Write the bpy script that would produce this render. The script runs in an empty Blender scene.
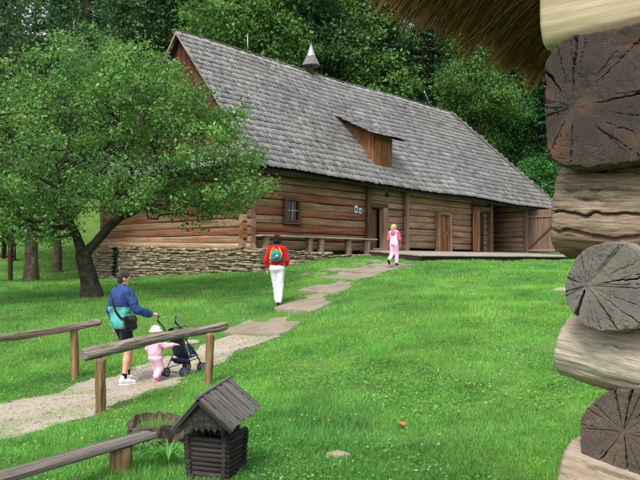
import bpy, math, random
import numpy as np
from mathutils import Matrix, Vector, Quaternion

random.seed(11)
RNG = np.random.default_rng(11)
SC = bpy.context.scene
COL = SC.collection
R = math.radians

# ------------------------------------------------------------------ camera, sky, sun, exposure
# metres, x right, y away from the camera, z measured from eye level
cam_data = bpy.data.cameras.new('camera')
cam_data.sensor_fit = 'HORIZONTAL'; cam_data.sensor_width = 36.0
cam_data.lens = 690.0 / 640.0 * 36.0
cam_data.clip_start = 0.05; cam_data.clip_end = 2000.0
cam = bpy.data.objects.new('camera', cam_data); COL.objects.link(cam)
cam.location = (0, 0, 0); cam.rotation_euler = (R(90) + math.atan(20.0 / 690.0), 0, 0)
SC.camera = cam

SUN_EL, SUN_AZ = R(56), R(205)          # azimuth clockwise from +y: behind the camera, a little to its left
world = bpy.data.worlds.new('World'); SC.world = world; world.use_nodes = True
wn = world.node_tree; wn.nodes.clear()
sky = wn.nodes.new('ShaderNodeTexSky'); sky.sky_type = 'NISHITA'; sky.sun_disc = False
sky.sun_elevation = SUN_EL; sky.sun_rotation = SUN_AZ
sky.air_density = 1.0; sky.dust_density = 3.0; sky.ozone_density = 1.0
hs = wn.nodes.new('ShaderNodeHueSaturation'); hs.inputs['Saturation'].default_value = 0.42
bg = wn.nodes.new('ShaderNodeBackground'); bg.inputs['Strength'].default_value = 0.15
wo = wn.nodes.new('ShaderNodeOutputWorld')
wn.links.new(sky.outputs[0], hs.inputs['Color']); wn.links.new(hs.outputs[0], bg.inputs[0]); wn.links.new(bg.outputs[0], wo.inputs[0])
sun_d = bpy.data.lights.new('sun', 'SUN'); sun_d.energy = 1.5; sun_d.angle = R(17); sun_d.color = (1.0, 0.965, 0.91)
sun = bpy.data.objects.new('sun', sun_d); COL.objects.link(sun)
sdir = Vector((math.sin(SUN_AZ) * math.cos(SUN_EL), math.cos(SUN_AZ) * math.cos(SUN_EL), math.sin(SUN_EL)))
sun.rotation_euler = sdir.to_track_quat('Z', 'Y').to_euler()
vs = SC.view_settings
vs.view_transform = 'Standard'; vs.look = 'None'; vs.exposure = 0.9; vs.gamma = 1.0; vs.use_curve_mapping = False
SC.cycles.max_bounces = 6; SC.cycles.diffuse_bounces = 3; SC.cycles.glossy_bounces = 2
SC.cycles.transmission_bounces = 4; SC.cycles.transparent_max_bounces = 6
SC.cycles.use_denoising = True

# ------------------------------------------------------------------ helpers
def lin(r, g, b):
    f = lambda c: c / 12.92 if c <= 0.04045 else ((c + 0.055) / 1.055) ** 2.4
    return (f(r / 255.0), f(g / 255.0), f(b / 255.0), 1.0)

def tag(o, label=None, cat=None, group=None, kind=None):
    if label: o['label'] = label
    if cat: o['category'] = cat
    if group: o['group'] = group
    if kind: o['kind'] = kind
    return o

def empty(name, loc=(0, 0, 0), rz=0.0, parent=None):
    o = bpy.data.objects.new(name, None); COL.objects.link(o)
    o.empty_display_size = 0.1
    o.location = loc; o.rotation_euler = (0, 0, rz)
    if parent: o.parent = parent
    return o

def make_mesh(name, V, F, smooth=False, tint=None):
    me = bpy.data.meshes.new(name)
    V = np.asarray(V, dtype=np.float32)
    if isinstance(F, np.ndarray):
        k = F.shape[1]; n = len(F)
        me.vertices.add(len(V)); me.vertices.foreach_set('co', V.ravel())
        me.loops.add(n * k); me.loops.foreach_set('vertex_index', F.astype(np.int32).ravel())
        me.polygons.add(n); me.polygons.foreach_set('loop_start', np.arange(0, n * k, k, dtype=np.int32))
        me.polygons.foreach_set('loop_total', np.full(n, k, dtype=np.int32))
        me.update(calc_edges=True)
    else:
        me.from_pydata([tuple(map(float, v)) for v in V], [], [tuple(int(i) for i in f) for f in F])
        me.update()
    if smooth:
        me.polygons.foreach_set('use_smooth', np.ones(len(me.polygons), dtype=bool))
    if tint is not None:
        a = me.attributes.new('tint', 'FLOAT_COLOR', 'POINT')
        t = np.asarray(tint, dtype=np.float32)
        if t.ndim == 1: t = np.stack([t, t, t, np.ones_like(t)], 1)
        a.data.foreach_set('color', t.ravel())
    return me

def link(name, me, mat, parent=None, loc=None, rot=None, mw=None):
    o = bpy.data.objects.new(name, me); COL.objects.link(o)
    if mat is not None and len(me.materials) == 0: me.materials.append(mat)
    if parent: o.parent = parent
    if mw is not None: o.matrix_local = mw
    if loc is not None: o.location = loc
    if rot is not None: o.rotation_euler = rot
    return o

def obj(name, V, F, mat, parent=None, smooth=False, tint=None, **kw):
    return link(name, make_mesh(name, V, F, smooth, tint), mat, parent, **kw)

def hash3(i, j, k, s):
    h = (i * 374761393 + j * 668265263 + k * 2147483647 + s * 1274126177) & 0xFFFFFFFF
    h = ((h ^ (h >> 13)) * 1274126177) & 0xFFFFFFFF
    h = h ^ (h >> 16)
    return (h & 0xFFFF).astype(np.float64) / 32767.5 - 1.0

def vnoise(p, seed=0):
    p = np.asarray(p, float); f = np.floor(p).astype(np.int64); t = p - f; t = t * t * (3 - 2 * t)
    i, j, k = f[..., 0], f[..., 1], f[..., 2]; r = 0
    for a in (0, 1):
        for b in (0, 1):
            for c in (0, 1):
                w = (t[..., 0] if a else 1 - t[..., 0]) * (t[..., 1] if b else 1 - t[..., 1]) * (t[..., 2] if c else 1 - t[..., 2])
                r = r + w * hash3(i + a, j + b, k + c, seed)
    return r

def fbm(p, seed=0, octv=3):
    r = 0; a = 1.0; p = np.asarray(p, float)
    for o in range(octv):
        r = r + a * vnoise(p * (2 ** o), seed + o * 17); a *= 0.5
    return r

# ---- materials
def nt(name):
    m = bpy.data.materials.new(name); m.use_nodes = True
    t = m.node_tree; b = t.nodes['Principled BSDF']
    b.inputs['Specular IOR Level'].default_value = 0.25
    return m, t, b

def N(t, kind, **kw):
    n = t.nodes.new(kind)
    for k, v in kw.items():
        if k in n.inputs.keys(): n.inputs[k].default_value = v
        else: setattr(n, k, v)
    return n

def ramp(t, fac, stops):
    r = t.nodes.new('ShaderNodeValToRGB'); e = r.color_ramp.elements
    while len(e) < len(stops): e.new(0.5)
    for i, (p, c) in enumerate(stops): e[i].position = p; e[i].color = c
    t.links.new(fac, r.inputs[0]); return r.outputs[0]

def mixc(t, fac, a, b, mode='MIX'):
    m = t.nodes.new('ShaderNodeMix'); m.data_type = 'RGBA'; m.blend_type = mode
    for sock, v in ((m.inputs[0], fac), (m.inputs[6], a), (m.inputs[7], b)):
        if isinstance(v, bpy.types.NodeSocket): t.links.new(v, sock)
        else: sock.default_value = v
    return m.outputs[2]

def math_n(t, op, a, b=0.0):
    m = t.nodes.new('ShaderNodeMath'); m.operation = op
    for sock, v in ((m.inputs[0], a), (m.inputs[1], b)):
        if isinstance(v, bpy.types.NodeSocket): t.links.new(v, sock)
        else: sock.default_value = v
    return m.outputs[0]

def coord(t, scale=(1, 1, 1), offs_random=False):
    tc = t.nodes.new('ShaderNodeTexCoord'); mp = t.nodes.new('ShaderNodeMapping')
    mp.inputs['Scale'].default_value = scale
    t.links.new(tc.outputs['Object'], mp.inputs['Vector'])
    if offs_random:
        oi = t.nodes.new('ShaderNodeObjectInfo'); v = math_n(t, 'MULTIPLY', oi.outputs['Random'], 37.0)
        cb = t.nodes.new('ShaderNodeCombineXYZ')
        for i in range(3): t.links.new(v, cb.inputs[i])
        t.links.new(cb.outputs[0], mp.inputs['Location'])
    return mp.outputs[0]

def noise(t, vec, scale, detail=4.0, rough=0.6, out=0):
    n = t.nodes.new('ShaderNodeTexNoise'); n.inputs['Scale'].default_value = scale
    n.inputs['Detail'].default_value = detail; n.inputs['Roughness'].default_value = rough
    t.links.new(vec, n.inputs['Vector']); return n.outputs[out]

def bump(t, b, h, strength=0.4, dist=0.01):
    n = t.nodes.new('ShaderNodeBump'); n.inputs['Strength'].default_value = strength; n.inputs['Distance'].default_value = dist
    t.links.new(h, n.inputs['Height']); t.links.new(n.outputs[0], b.inputs['Normal'])

def var_by_object(t, col, amount=0.5):
    oi = t.nodes.new('ShaderNodeObjectInfo')
    v = math_n(t, 'MULTIPLY_ADD', oi.outputs['Random'], amount); t.nodes[-1].inputs[2].default_value = 1.0 - amount / 2
    h = t.nodes.new('ShaderNodeHueSaturation'); t.links.new(col, h.inputs['Color']); t.links.new(v, h.inputs['Value'])
    return h.outputs[0]

def wood(name, dark, mid, light, grain=9.0, along=0.5, stain=None, stain_amt=0.5, vary=0.35, rough=0.85, bstr=0.5, bdist=0.012, stops=(.30, .5, .72)):
    """grain runs along the object's own x axis"""
    m, t, b = nt(name)
    v = coord(t, (along, grain, grain), True)
    g = noise(t, v, 1.6, 6.0, 0.68)
    c = ramp(t, g, [(stops[0], dark), (stops[1], mid), (stops[2], light)])
    v2 = coord(t, (0.55, 1.6, 1.6), True)
    g2 = noise(t, v2, 1.5, 4.0, 0.6)
    if stain is not None:
        f = ramp(t, g2, [(0.42, (0, 0, 0, 1)), (0.66, (stain_amt,) * 3 + (1,))])
        c = mixc(t, f, c, stain)
    c = var_by_object(t, c, vary)
    t.links.new(c, b.inputs['Base Color']); b.inputs['Roughness'].default_value = rough
    bump(t, b, g, bstr, bdist)
    return m

def tinted(name, base, base2, scale=3.0, rough=0.8, streak=None, bstr=0.0, spec=0.25):
    """colour times the per-vertex tint that each piece carries"""
    m, t, b = nt(name)
    a = t.nodes.new('ShaderNodeAttribute'); a.attribute_name = 'tint'
    v = coord(t, streak or (1, 1, 1))
    g = noise(t, v, scale, 5.0, 0.65)
    c = ramp(t, g, [(0.3, base), (0.7, base2)])
    c = mixc(t, 1.0, c, a.outputs['Color'], 'MULTIPLY')
    t.links.new(c, b.inputs['Base Color']); b.inputs['Roughness'].default_value = rough
    b.inputs['Specular IOR Level'].default_value = spec
    if bstr: bump(t, b, g, bstr, 0.01)
    return m

def leafmat(name, c1, c2, transl=0.35, rough=0.5, spec=0.35, vary=0.3):
    m, t, b = nt(name)
    a = t.nodes.new('ShaderNodeAttribute'); a.attribute_name = 'tint'
    v = coord(t); g = noise(t, v, 0.9, 3.0)
    c = ramp(t, g, [(0.35, c1), (0.65, c2)])
    c = mixc(t, 1.0, c, a.outputs['Color'], 'MULTIPLY')
    c = var_by_object(t, c, vary)
    t.links.new(c, b.inputs['Base Color']); b.inputs['Roughness'].default_value = rough
    b.inputs['Specular IOR Level'].default_value = spec
    tr = t.nodes.new('ShaderNodeBsdfTranslucent')
    t.links.new(mixc(t, 1.0, c, (1.08, 1.2, 0.78, 1), 'MULTIPLY'), tr.inputs['Color'])
    mx = t.nodes.new('ShaderNodeMixShader'); mx.inputs[0].default_value = transl
    t.links.new(b.outputs[0], mx.inputs[1]); t.links.new(tr.outputs[0], mx.inputs[2])
    t.links.new(mx.outputs[0], t.nodes['Material Output'].inputs['Surface'])
    return m

def plain(name, c, rough=0.7, spec=0.25, metal=0.0, var=0.15, scale=14.0, bstr=0.15):
    m, t, b = nt(name)
    v = coord(t); g = noise(t, v, scale, 4.0)
    d = tuple(x * (1 - var) for x in c[:3]) + (1,); l = tuple(min(1, x * (1 + var)) for x in c[:3]) + (1,)
    t.links.new(ramp(t, g, [(0.3, d), (0.7, l)]), b.inputs['Base Color'])
    b.inputs['Roughness'].default_value = rough; b.inputs['Specular IOR Level'].default_value = spec; b.inputs['Metallic'].default_value = metal
    if bstr: bump(t, b, g, bstr, 0.004)
    return m

M = {}
M['log_red'] = wood('log_red', lin(60, 34, 24), lin(138, 82, 54), lin(184, 132, 96), 13, 0.3, lin(134, 114, 94), 0.75, 0.4, 0.85, 0.9, 0.02)
M['log_tan'] = wood('log_tan', lin(74, 54, 42), lin(150, 120, 93), lin(190, 162, 134), 13, 0.3, lin(112, 82, 60), 0.7, 0.35, 0.85, 0.9, 0.02)
M['log_grey'] = wood('log_grey', lin(66, 50, 40), lin(142, 114, 92), lin(178, 152, 128), 13, 0.3, lin(108, 94, 78), 0.5, 0.3, 0.85, 0.9, 0.02)
M['log_pale'] = wood('log_pale', lin(112, 88, 66), lin(168, 142, 112), lin(198, 176, 146), 12, 0.35, lin(128, 92, 64), 0.5, 0.2)
M['timber_brown'] = wood('timber_brown', lin(50, 34, 24), lin(92, 66, 46), lin(128, 98, 72), 10, 0.4, lin(70, 60, 50), 0.5, 0.3)
M['timber_dark'] = wood('timber_dark', lin(28, 22, 18), lin(50, 40, 32), lin(74, 62, 52), 10, 0.4, None, 0, 0.3)
M['board_red'] = wood('board_red', lin(50, 24, 20), lin(92, 46, 36), lin(124, 72, 54), 9, 0.4, lin(74, 48, 40), 0.6, 0.5)
M['board_orange'] = wood('board_orange', lin(78, 46, 28), lin(136, 86, 54), lin(170, 122, 84), 12, 0.4, lin(84, 60, 46), 0.6, 0.5)
M['board_gate'] = wood('board_gate', lin(66, 46, 36), lin(110, 83, 67), lin(142, 116, 98), 10, 0.4, lin(126, 112, 100), 0.6, 0.35)
M['plank_grey'] = wood('plank_grey', lin(108, 101, 93), lin(158, 151, 140), lin(188, 182, 172), 12, 0.4, lin(110, 100, 88), 0.4, 0.25)
M['timber_grey'] = wood('timber_grey', lin(74, 72, 72), lin(112, 109, 108), lin(140, 136, 134), 12, 0.4, None, 0, 0.3)
M['rail_wood'] = wood('rail_wood', lin(64, 58, 52), lin(128, 119, 108), lin(170, 162, 150), 30, 0.8, lin(112, 92, 70), 0.5, 0.2, 0.9, 0.8, 0.008, (.36, .48, .66))
M['bench_wood'] = wood('bench_wood', lin(54, 50, 46), lin(104, 98, 92), lin(146, 140, 134), 18, 0.7, lin(70, 62, 56), 0.5, 0.2)
M['post_wood'] = wood('post_wood', lin(78, 58, 38), lin(136, 108, 74), lin(166, 142, 106), 16, 0.6, lin(84, 88, 60), 0.5, 0.2)
M['well_wood'] = wood('well_wood', lin(26, 24, 24), lin(54, 50, 48), lin(84, 80, 78), 30, 1.2, lin(48, 44, 42), 0.5, 0.35)
M['well_roof'] = wood('well_roof', lin(52, 50, 50), lin(104, 100, 98), lin(140, 136, 132), 40, 1.2, lin(70, 66, 62), 0.5, 0.3)
M['hut_side'] = wood('hut_side', lin(112, 100, 86), lin(160, 149, 133), lin(186, 178, 164), 150, 9.0, lin(132, 106, 84), 0.6, 0.1, 0.88, 0.9, 0.004, (.26, .48, .72))
M['hut_rough'] = wood('hut_rough', lin(62, 50, 42), lin(134, 118, 100), lin(178, 166, 148), 110, 9.0, lin(104, 80, 62), 0.7, 0.1, 0.9, 1.0, 0.006, (.28, .48, .70))
M['hut_beam'] = wood('hut_beam', lin(150, 136, 108), lin(176, 162, 132), lin(190, 177, 148), 40, 1.2, lin(156, 138, 108), 0.5, 0.1, 0.8, 0.3, 0.003)
M['bark'] = wood('bark', lin(24, 20, 17), lin(52, 45, 38), lin(84, 76, 64), 5, 3.0, lin(60, 66, 46), 0.4, 0.2, 0.95, 0.9, 0.03)
M['bark_grey'] = wood('bark_grey', lin(48, 42, 36), lin(84, 76, 66), lin(118, 110, 97), 5, 3.0, lin(84, 90, 64), 0.4, 0.2, 0.95, 0.9, 0.03)
M['shingle'] = tinted('shingle', lin(116, 113, 112), lin(158, 154, 152), 2.2, 0.75, (1, 1, 0.6), 0.3, 0.3)
M['stone'] = tinted('stone', lin(118, 106, 86), lin(166, 152, 126), 9.0, 0.9, None, 0.6)
M['mortar'] = plain('mortar', lin(88, 78, 62), 0.95, 0.1, 0, 0.4, 6.0, 0.4)
M['dark_inside'] = plain('dark_inside', lin(40, 32, 26), 0.9)
M['metal'] = plain('metal', lin(200, 205, 210), 0.35, 0.5, 0.8, 0.06, 8.0, 0.05)
M['paper'] = plain('paper', lin(225, 225, 222), 0.7, 0.2, 0, 0.03)
M['print_blue'] = plain('print_blue', lin(70, 110, 170), 0.6, 0.2, 0, 0.5, 40.0, 0)
M['glass'] = plain('glass', lin(22, 24, 26), 0.12, 0.6, 0, 0.2, 3.0, 0)
M['plaster'] = plain('plaster', lin(150, 138, 116), 0.9, 0.2, 0, 0.25, 5.0, 0.3)

# ---- generic shapes
_beam_cache = {}
def beam_mesh(L, w, h, ch, wob=0.0, seed=0):
    key = (round(L, 2), round(w, 3), round(h, 3), round(ch, 3), seed if wob else 0)
    if key in _beam_cache: return _beam_cache[key]
    a, b = w / 2, h / 2
    prof = [(a - ch, -b), (a, -b + ch), (a, b - ch), (a - ch, b), (-a + ch, b), (-a, b - ch), (-a, -b + ch), (-a + ch, -b)]
    rs = random.Random(seed); V = []
    for x in (0.0, L):
        for (y, z) in prof: V.append((x + (rs.uniform(-wob, wob)), y + rs.uniform(-wob, wob) * .5, z + rs.uniform(-wob, wob) * .5))
    F = [(i, (i + 1) % 8, 8 + (i + 1) % 8, 8 + i) for i in range(8)] + [tuple(range(7, -1, -1)), tuple(range(8, 16))]
    me = make_mesh('beam', V, F); _beam_cache[key] = me
    return me

def frame_mat(a, b, up=(0, 0, 1)):
    a, b = Vector(a), Vector(b); x = (b - a).normalized(); z = Vector(up)
    y = z.cross(x)
    if y.length < 1e-5: y = Vector((0, 1, 0)).cross(x)
    y.normalize(); z = x.cross(y)
    m = Matrix((x, y, z)).transposed().to_4x4(); m.translation = a
    return m

def beam(name, mat, parent, a, b, w, h, up=(0, 0, 1), ch=0.008, wob=0.004):
    """squared timber from a to b; w across, h along up"""
    L = (Vector(b) - Vector(a)).length
    me = beam_mesh(L, w, h, min(ch, w * .3, h * .3), wob, random.randrange(4)) 
    if me.materials and me.materials[0] != mat: 
        me = me.copy(); me.materials.clear()
    return link(name, me, mat, parent, mw=frame_mat(a, b, up))

def log_mesh(L, ry, rz, seed=0, nseg=10, ns=12, sq=2.0, wob=0.012, r1=None, wavy=0.0):
    """round to squared log along +x with taper to r1 (fraction), lumpy surface"""
    xs = np.linspace(0, L, nseg + 1); th = np.linspace(0, 2 * np.pi, ns, endpoint=False)
    c, s = np.cos(th), np.sin(th)
    k = (np.abs(c) ** sq + np.abs(s) ** sq) ** (-1 / sq)
    X, T = np.meshgrid(xs, th, indexing='ij')
    tp = 1 + ((r1 or 1.0) - 1) * X / max(L, 1e-6)
    Y = ry * k[None] * c[None] * tp; Z = rz * k[None] * s[None] * tp
    P = np.stack([X * 1.3, Y * 3 + seed * 3.7, Z * 3], -1)
    n = fbm(P, seed, 3); d = 1 + n * wob / max(ry, rz)
    cy = vnoise(np.stack([X * .4, X * 0 + seed * 1.7, X * 0], -1), seed) * wavy
    cz = vnoise(np.stack([X * .4, X * 0 + seed * 1.7 + 9, X * 0], -1), seed + 5) * wavy
    V = np.stack([X, Y * d + cy, Z * d + cz], -1).reshape(-1, 3)
    F = []
    for i in range(nseg):
        for j in range(ns):
            a = i * ns + j; b = i * ns + (j + 1) % ns
            F.append((a, b, b + ns, a + ns))
    F = [f[::-1] for f in F]
    F += [tuple(range(ns)), tuple(range(nseg * ns + ns - 1, nseg * ns - 1, -1))]
    return make_mesh('log', V, F, True)

def smooth_caps(me):
    me.polygons[-1].use_smooth = False; me.polygons[-2].use_smooth = False
    return me

def log(name, mat, parent, a, b, ry, rz, up=(0, 0, 1), **kw):
    L = (Vector(b) - Vector(a)).length
    return link(name, smooth_caps(log_mesh(L, ry, rz, **kw)), mat, parent, mw=frame_mat(a, b, up))

def tube_data(pts, rad, ns=8, cap=True):
    pts = [Vector(p) for p in pts]; n = len(pts)
    rad = rad if hasattr(rad, '__len__') else [rad] * n
    V = []; F = []; ref = Vector((0.13, 0.31, 0.94))
    for i, p in enumerate(pts):
        d = (pts[min(i + 1, n - 1)] - pts[max(i - 1, 0)]).normalized()
        x = ref.cross(d)
        if x.length < 1e-3: x = Vector((1, 0, 0)).cross(d)
        x.normalize(); y = d.cross(x)
        for k in range(ns):
            a = 2 * math.pi * k / ns
            V.append(p + (x * math.cos(a) + y * math.sin(a)) * rad[i])
    for i in range(n - 1):
        for k in range(ns):
            a = i * ns + k; b = i * ns + (k + 1) % ns
            F.append((a, b, b + ns, a + ns))
    if cap:
        F.append(tuple(range(ns - 1, -1, -1))); F.append(tuple(range((n - 1) * ns, n * ns)))
    return V, F

def tube(name, mat, parent, pts, rad, ns=8, smooth=True):
    V, F = tube_data(pts, rad, ns)
    return obj(name, V, F, mat, parent, smooth)

class MB:
    """collects shapes into one mesh (for one part)"""
    def __init__(s): s.V = []; s.F = []
    def add(s, V, F):
        o = len(s.V); s.V += [tuple(v) for v in V]; s.F += [tuple(i + o for i in f) for f in F]; return s
    def tube(s, pts, rad, ns=8): return s.add(*tube_data(pts, rad, ns))
    def box(s, c, d, m=None):
        V = []
        for x in (-.5, .5):
            for y in (-.5, .5):
                for z in (-.5, .5):
                    v = Vector((x * d[0], y * d[1], z * d[2]))
                    if m is not None: v = m @ v
                    V.append(v + Vector(c))
        return s.add(V, [(0, 1, 3, 2), (4, 6, 7, 5), (0, 4, 5, 1), (2, 3, 7, 6), (0, 2, 6, 4), (1, 5, 7, 3)])
    def build(s, name, mat, parent=None, smooth=False, **kw): return obj(name, s.V, s.F, mat, parent, smooth, **kw)

def boxes_np(centers, ax, ay, az):
    """n boxes; ax, ay, az half-axis vectors (n,3) -> V (8n,3), F (6n,4)"""
    n = len(centers); S = np.array([(x, y, z) for x in (-1, 1) for y in (-1, 1) for z in (-1, 1)], float)
    V = centers[:, None] + S[None, :, 0:1] * ax[:, None] + S[None, :, 1:2] * ay[:, None] + S[None, :, 2:3] * az[:, None]
    f = np.array([(0, 1, 3, 2), (4, 6, 7, 5), (0, 4, 5, 1), (2, 3, 7, 6), (0, 2, 6, 4), (1, 5, 7, 3)])
    F = (np.arange(n) * 8)[:, None, None] + f[None]
    return V.reshape(-1, 3), F.reshape(-1, 4)

def leaves_np(C, nrm, length, width, rng, fold=0.25):
    """folded two-triangle leaves at C with rough facing nrm"""
    n = len(C); r = rng.normal(size=(n, 3)); nr = nrm / (np.linalg.norm(nrm, axis=1, keepdims=True) + 1e-9)
    d = r - (r * nr).sum(1, keepdims=True) * nr; d /= np.linalg.norm(d, axis=1, keepdims=True) + 1e-9
    s = np.cross(nr, d); L = length[:, None]; W = width[:, None]
    b = C - d * L * .5; tp = C + d * L * .5
    l = C - d * L * .08 + s * W * .5 + nr * W * fold; q = C - d * L * .08 - s * W * .5 + nr * W * fold
    V = np.stack([b, l, tp, q], 1).reshape(-1, 3); k = np.arange(n)[:, None] * 4
    F = np.concatenate([k + np.array([[0, 2, 1]]), k + np.array([[0, 3, 2]])], 0)
    return V, F

# ------------------------------------------------------------------ terrain
CP = np.array([(0,0,-1.70),(3,2,-1.70),(-3,2,-1.78),(0,-5,-1.7),(8,-3,-1.6),(-9,-3,-2.0),
(-.93,5.5,-1.70),(-1.6,5.6,-1.75),(-2.75,8.6,-1.90),(-1.6,9.6,-1.74),(-3.9,11.3,-1.86),(-3.04,10.6,-1.92),(-5,9.5,-1.98),
(-7,7,-2.05),(-10,10,-2.1),(-2.0,11.8,-1.80),
(1,5,-1.68),(3,6,-1.58),(1,8,-1.52),(4,10,-1.25),(-.3,10,-1.55),(6,14,-.85),(1.5,14,-.98),(5,19,-.46),(9,22,-.3),(2.2,18,-.60),
(-1.02,16.4,-1.09),(-1.8,14,-1.45),(.2,18.3,-.72),(2.3,21.9,-.22),(3.9,26.6,-.10),(8,30.5,-.08),(14,36,-.06),(18,40,.1),
(-6,18,-.98),(-4,20,-.85),(-9,18,-1.2),(-2.5,24.2,-.43),(1.9,28.4,.15),(.22,26.6,.02),(-10,31,-.86),(-6.3,27.6,-.66),
(-11.3,27,-.86),(-13,34,-.6),(-14,22,-1.2),(-18,28,-1.0),(-20,15,-1.8),
(-16,45,1.0),(-22,42,.8),(-6,46,1.5),(2,52,3.2),(10,52,3.4),(19,50,3.6),(25,45,2.5),(24,36,.6),(20,25,-.1),(20,12,-.9),(16,3,-1.4),
(-30,30,-.8),(-30,50,2.5),(-14,60,6),(0,65,8),(14,65,8.5),(30,60,7),(-40,70,9),(0,90,18),(-30,95,19),(30,95,19),(45,75,11),(45,40,1.5),(45,10,-1),(-45,10,-2.5),(-45,40,.5),
(0,130,33),(-50,130,33),(50,130,33),(-20,-20,-2),(20,-20,-1.6)], float)
def _K(r2): return np.where(r2 > 0, r2 * np.log(np.maximum(r2, 1e-12)) * .5, 0)
_P = CP[:, :2]; _n = len(_P); _A = np.zeros((_n + 3, _n + 3))
_A[:_n, :_n] = _K(((_P[:, None] - _P[None]) ** 2).sum(-1)) + np.eye(_n)
_A[:_n, _n] = 1; _A[:_n, _n + 1:] = _P; _A[_n, :_n] = 1; _A[_n + 1:, :_n] = _P.T
_W = np.linalg.solve(_A, np.r_[CP[:, 2], 0, 0, 0])
def gz_exact(x, y):
    x = np.asarray(x, float); y = np.asarray(y, float); q = np.stack([x.ravel(), y.ravel()], 1)
    out = np.empty(len(q))
    for i in range(0, len(q), 20000):
        s = q[i:i + 20000]; d = ((s[:, None] - _P[None]) ** 2).sum(-1)
        out[i:i + 20000] = _K(d) @ _W[:_n] + _W[_n] + s @ _W[_n + 1:]
    out += .018 * vnoise(np.stack([q[:, 0] * 1.7, q[:, 1] * 1.7, q[:, 0] * 0], 1), 3) + .03 * vnoise(np.stack([q[:, 0] * .6, q[:, 1] * .6, q[:, 0] * 0], 1), 4)
    return out.reshape(x.shape)
# ground sheet: fine near, coarse far; heights are read back from the same grid so that things sit on it
def axis(segs):
    a = [segs[0][0]]
    for lo, hi, st in segs: a += list(np.arange(lo + st, hi + 1e-6, st))
    return np.array(a)
GX = axis([(-420, -60, 20), (-60, -12, 1.5), (-12, 12, .2), (12, 60, 1.5), (60, 420, 20)])
GY = axis([(-60, 0, 3), (0, 30, .2), (30, 60, .75), (60, 132, 3), (132, 500, 23)])
gxx, gyy = np.meshgrid(GX, GY, indexing='ij')
GZ = gz_exact(np.clip(gxx, -55, 55), np.clip(gyy, -18, 130))
GZ += np.maximum(gyy - 130, 0) * .35
def gz(x, y):
    x = np.asarray(x, float); y = np.asarray(y, float)
    i = np.clip(np.searchsorted(GX, x) - 1, 0, len(GX) - 2); j = np.clip(np.searchsorted(GY, y) - 1, 0, len(GY) - 2)
    u = (x - GX[i]) / (GX[i + 1] - GX[i]); v = (y - GY[j]) / (GY[j + 1] - GY[j])
    return GZ[i, j] * (1 - u) * (1 - v) + GZ[i + 1, j] * u * (1 - v) + GZ[i, j + 1] * (1 - u) * v + GZ[i + 1, j + 1] * u * v
def G(x, y): return float(gz(x, y))

m, t, b = nt('ground_soil')
v = coord(t); g1 = noise(t, v, 1.1, 5.0); g2 = noise(t, v, 14.0, 4.0)
c = ramp(t, g1, [(0.35, lin(76, 112, 44)), (0.65, lin(96, 134, 54))])
c = mixc(t, ramp(t, g2, [(0.40, (.55, .55, .55, 1)), (0.62, (0, 0, 0, 1))]), c, lin(62, 70, 34))
t.links.new(c, b.inputs['Base Color']); b.inputs['Roughness'].default_value = 0.95; bump(t, b, g2, 0.5, 0.02)
M['ground'] = m
nx, ny = len(GX), len(GY); idx = np.arange(nx * ny).reshape(nx, ny)
F = np.stack([idx[:-1, :-1], idx[1:, :-1], idx[1:, 1:], idx[:-1, 1:]], -1).reshape(-1, 4)
ground = obj('ground', np.stack([gxx, gyy, GZ], -1).reshape(-1, 3), F, M['ground'], smooth=True)
tag(ground, kind='structure')

# ---- gravel path and its steps
PATH = np.array([(-8.6, 4.6), (-6.6, 6.9), (-5.4, 8.45), (-4.42,9.6),(-4.07,10.1),(-3.7,10.7),(-3.4,11.35),(-3.0,12.2),(-2.5,12.95),(-1.95,13.6),(-1.2,13.9),(-0.75,13.3),(-1.3,12.2),(-1.84,11.1),(-2.27,9.95),(-2.66,8.9),(-3.01,8.1),(-3.45,7.35),(-4.8,5.6),(-6.6,3.2)])
SLABS = [
 [(-1.78,13.95),(-1.35,15.05),(-0.38,14.45),(-0.85,13.35)],
 [(-0.95,15.85),(-0.37,17.05),(0.36,16.4),(-0.2,15.2)],
 [(-0.42,17.95),(0.14,18.85),(0.88,18.25),(0.42,17.1)],
 [(0.2,19.75),(0.84,20.9),(1.66,20.3),(1.02,18.95)],
 [(0.85,21.3),(1.42,22.5),(2.35,21.7),(1.75,20.4)],
 [(1.7,22.9),(2.4,24.3),(3.2,23.4),(2.5,22.1)],
]
def in_poly(x, y, poly):
    inside = np.zeros(np.shape(x), bool); n = len(poly)
    for i in range(n):
        x0, y0 = poly[i]; x1, y1 = poly[(i + 1) % n]
        cond = ((y0 > y) != (y1 > y))
        with np.errstate(divide='ignore', invalid='ignore'):
            xi = (x1 - x0) * (y - y0) / (y1 - y0 + 1e-12) + x0
        inside ^= cond & (x < xi)
    return inside
def path_mask(x, y, jit=0.22):
    q = np.stack([x * 2.1, y * 2.1, x * 0], -1); n = fbm(q, 21, 3)
    return in_poly(x + n * jit, y + vnoise(q + 31, 22) * jit, PATH)
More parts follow.
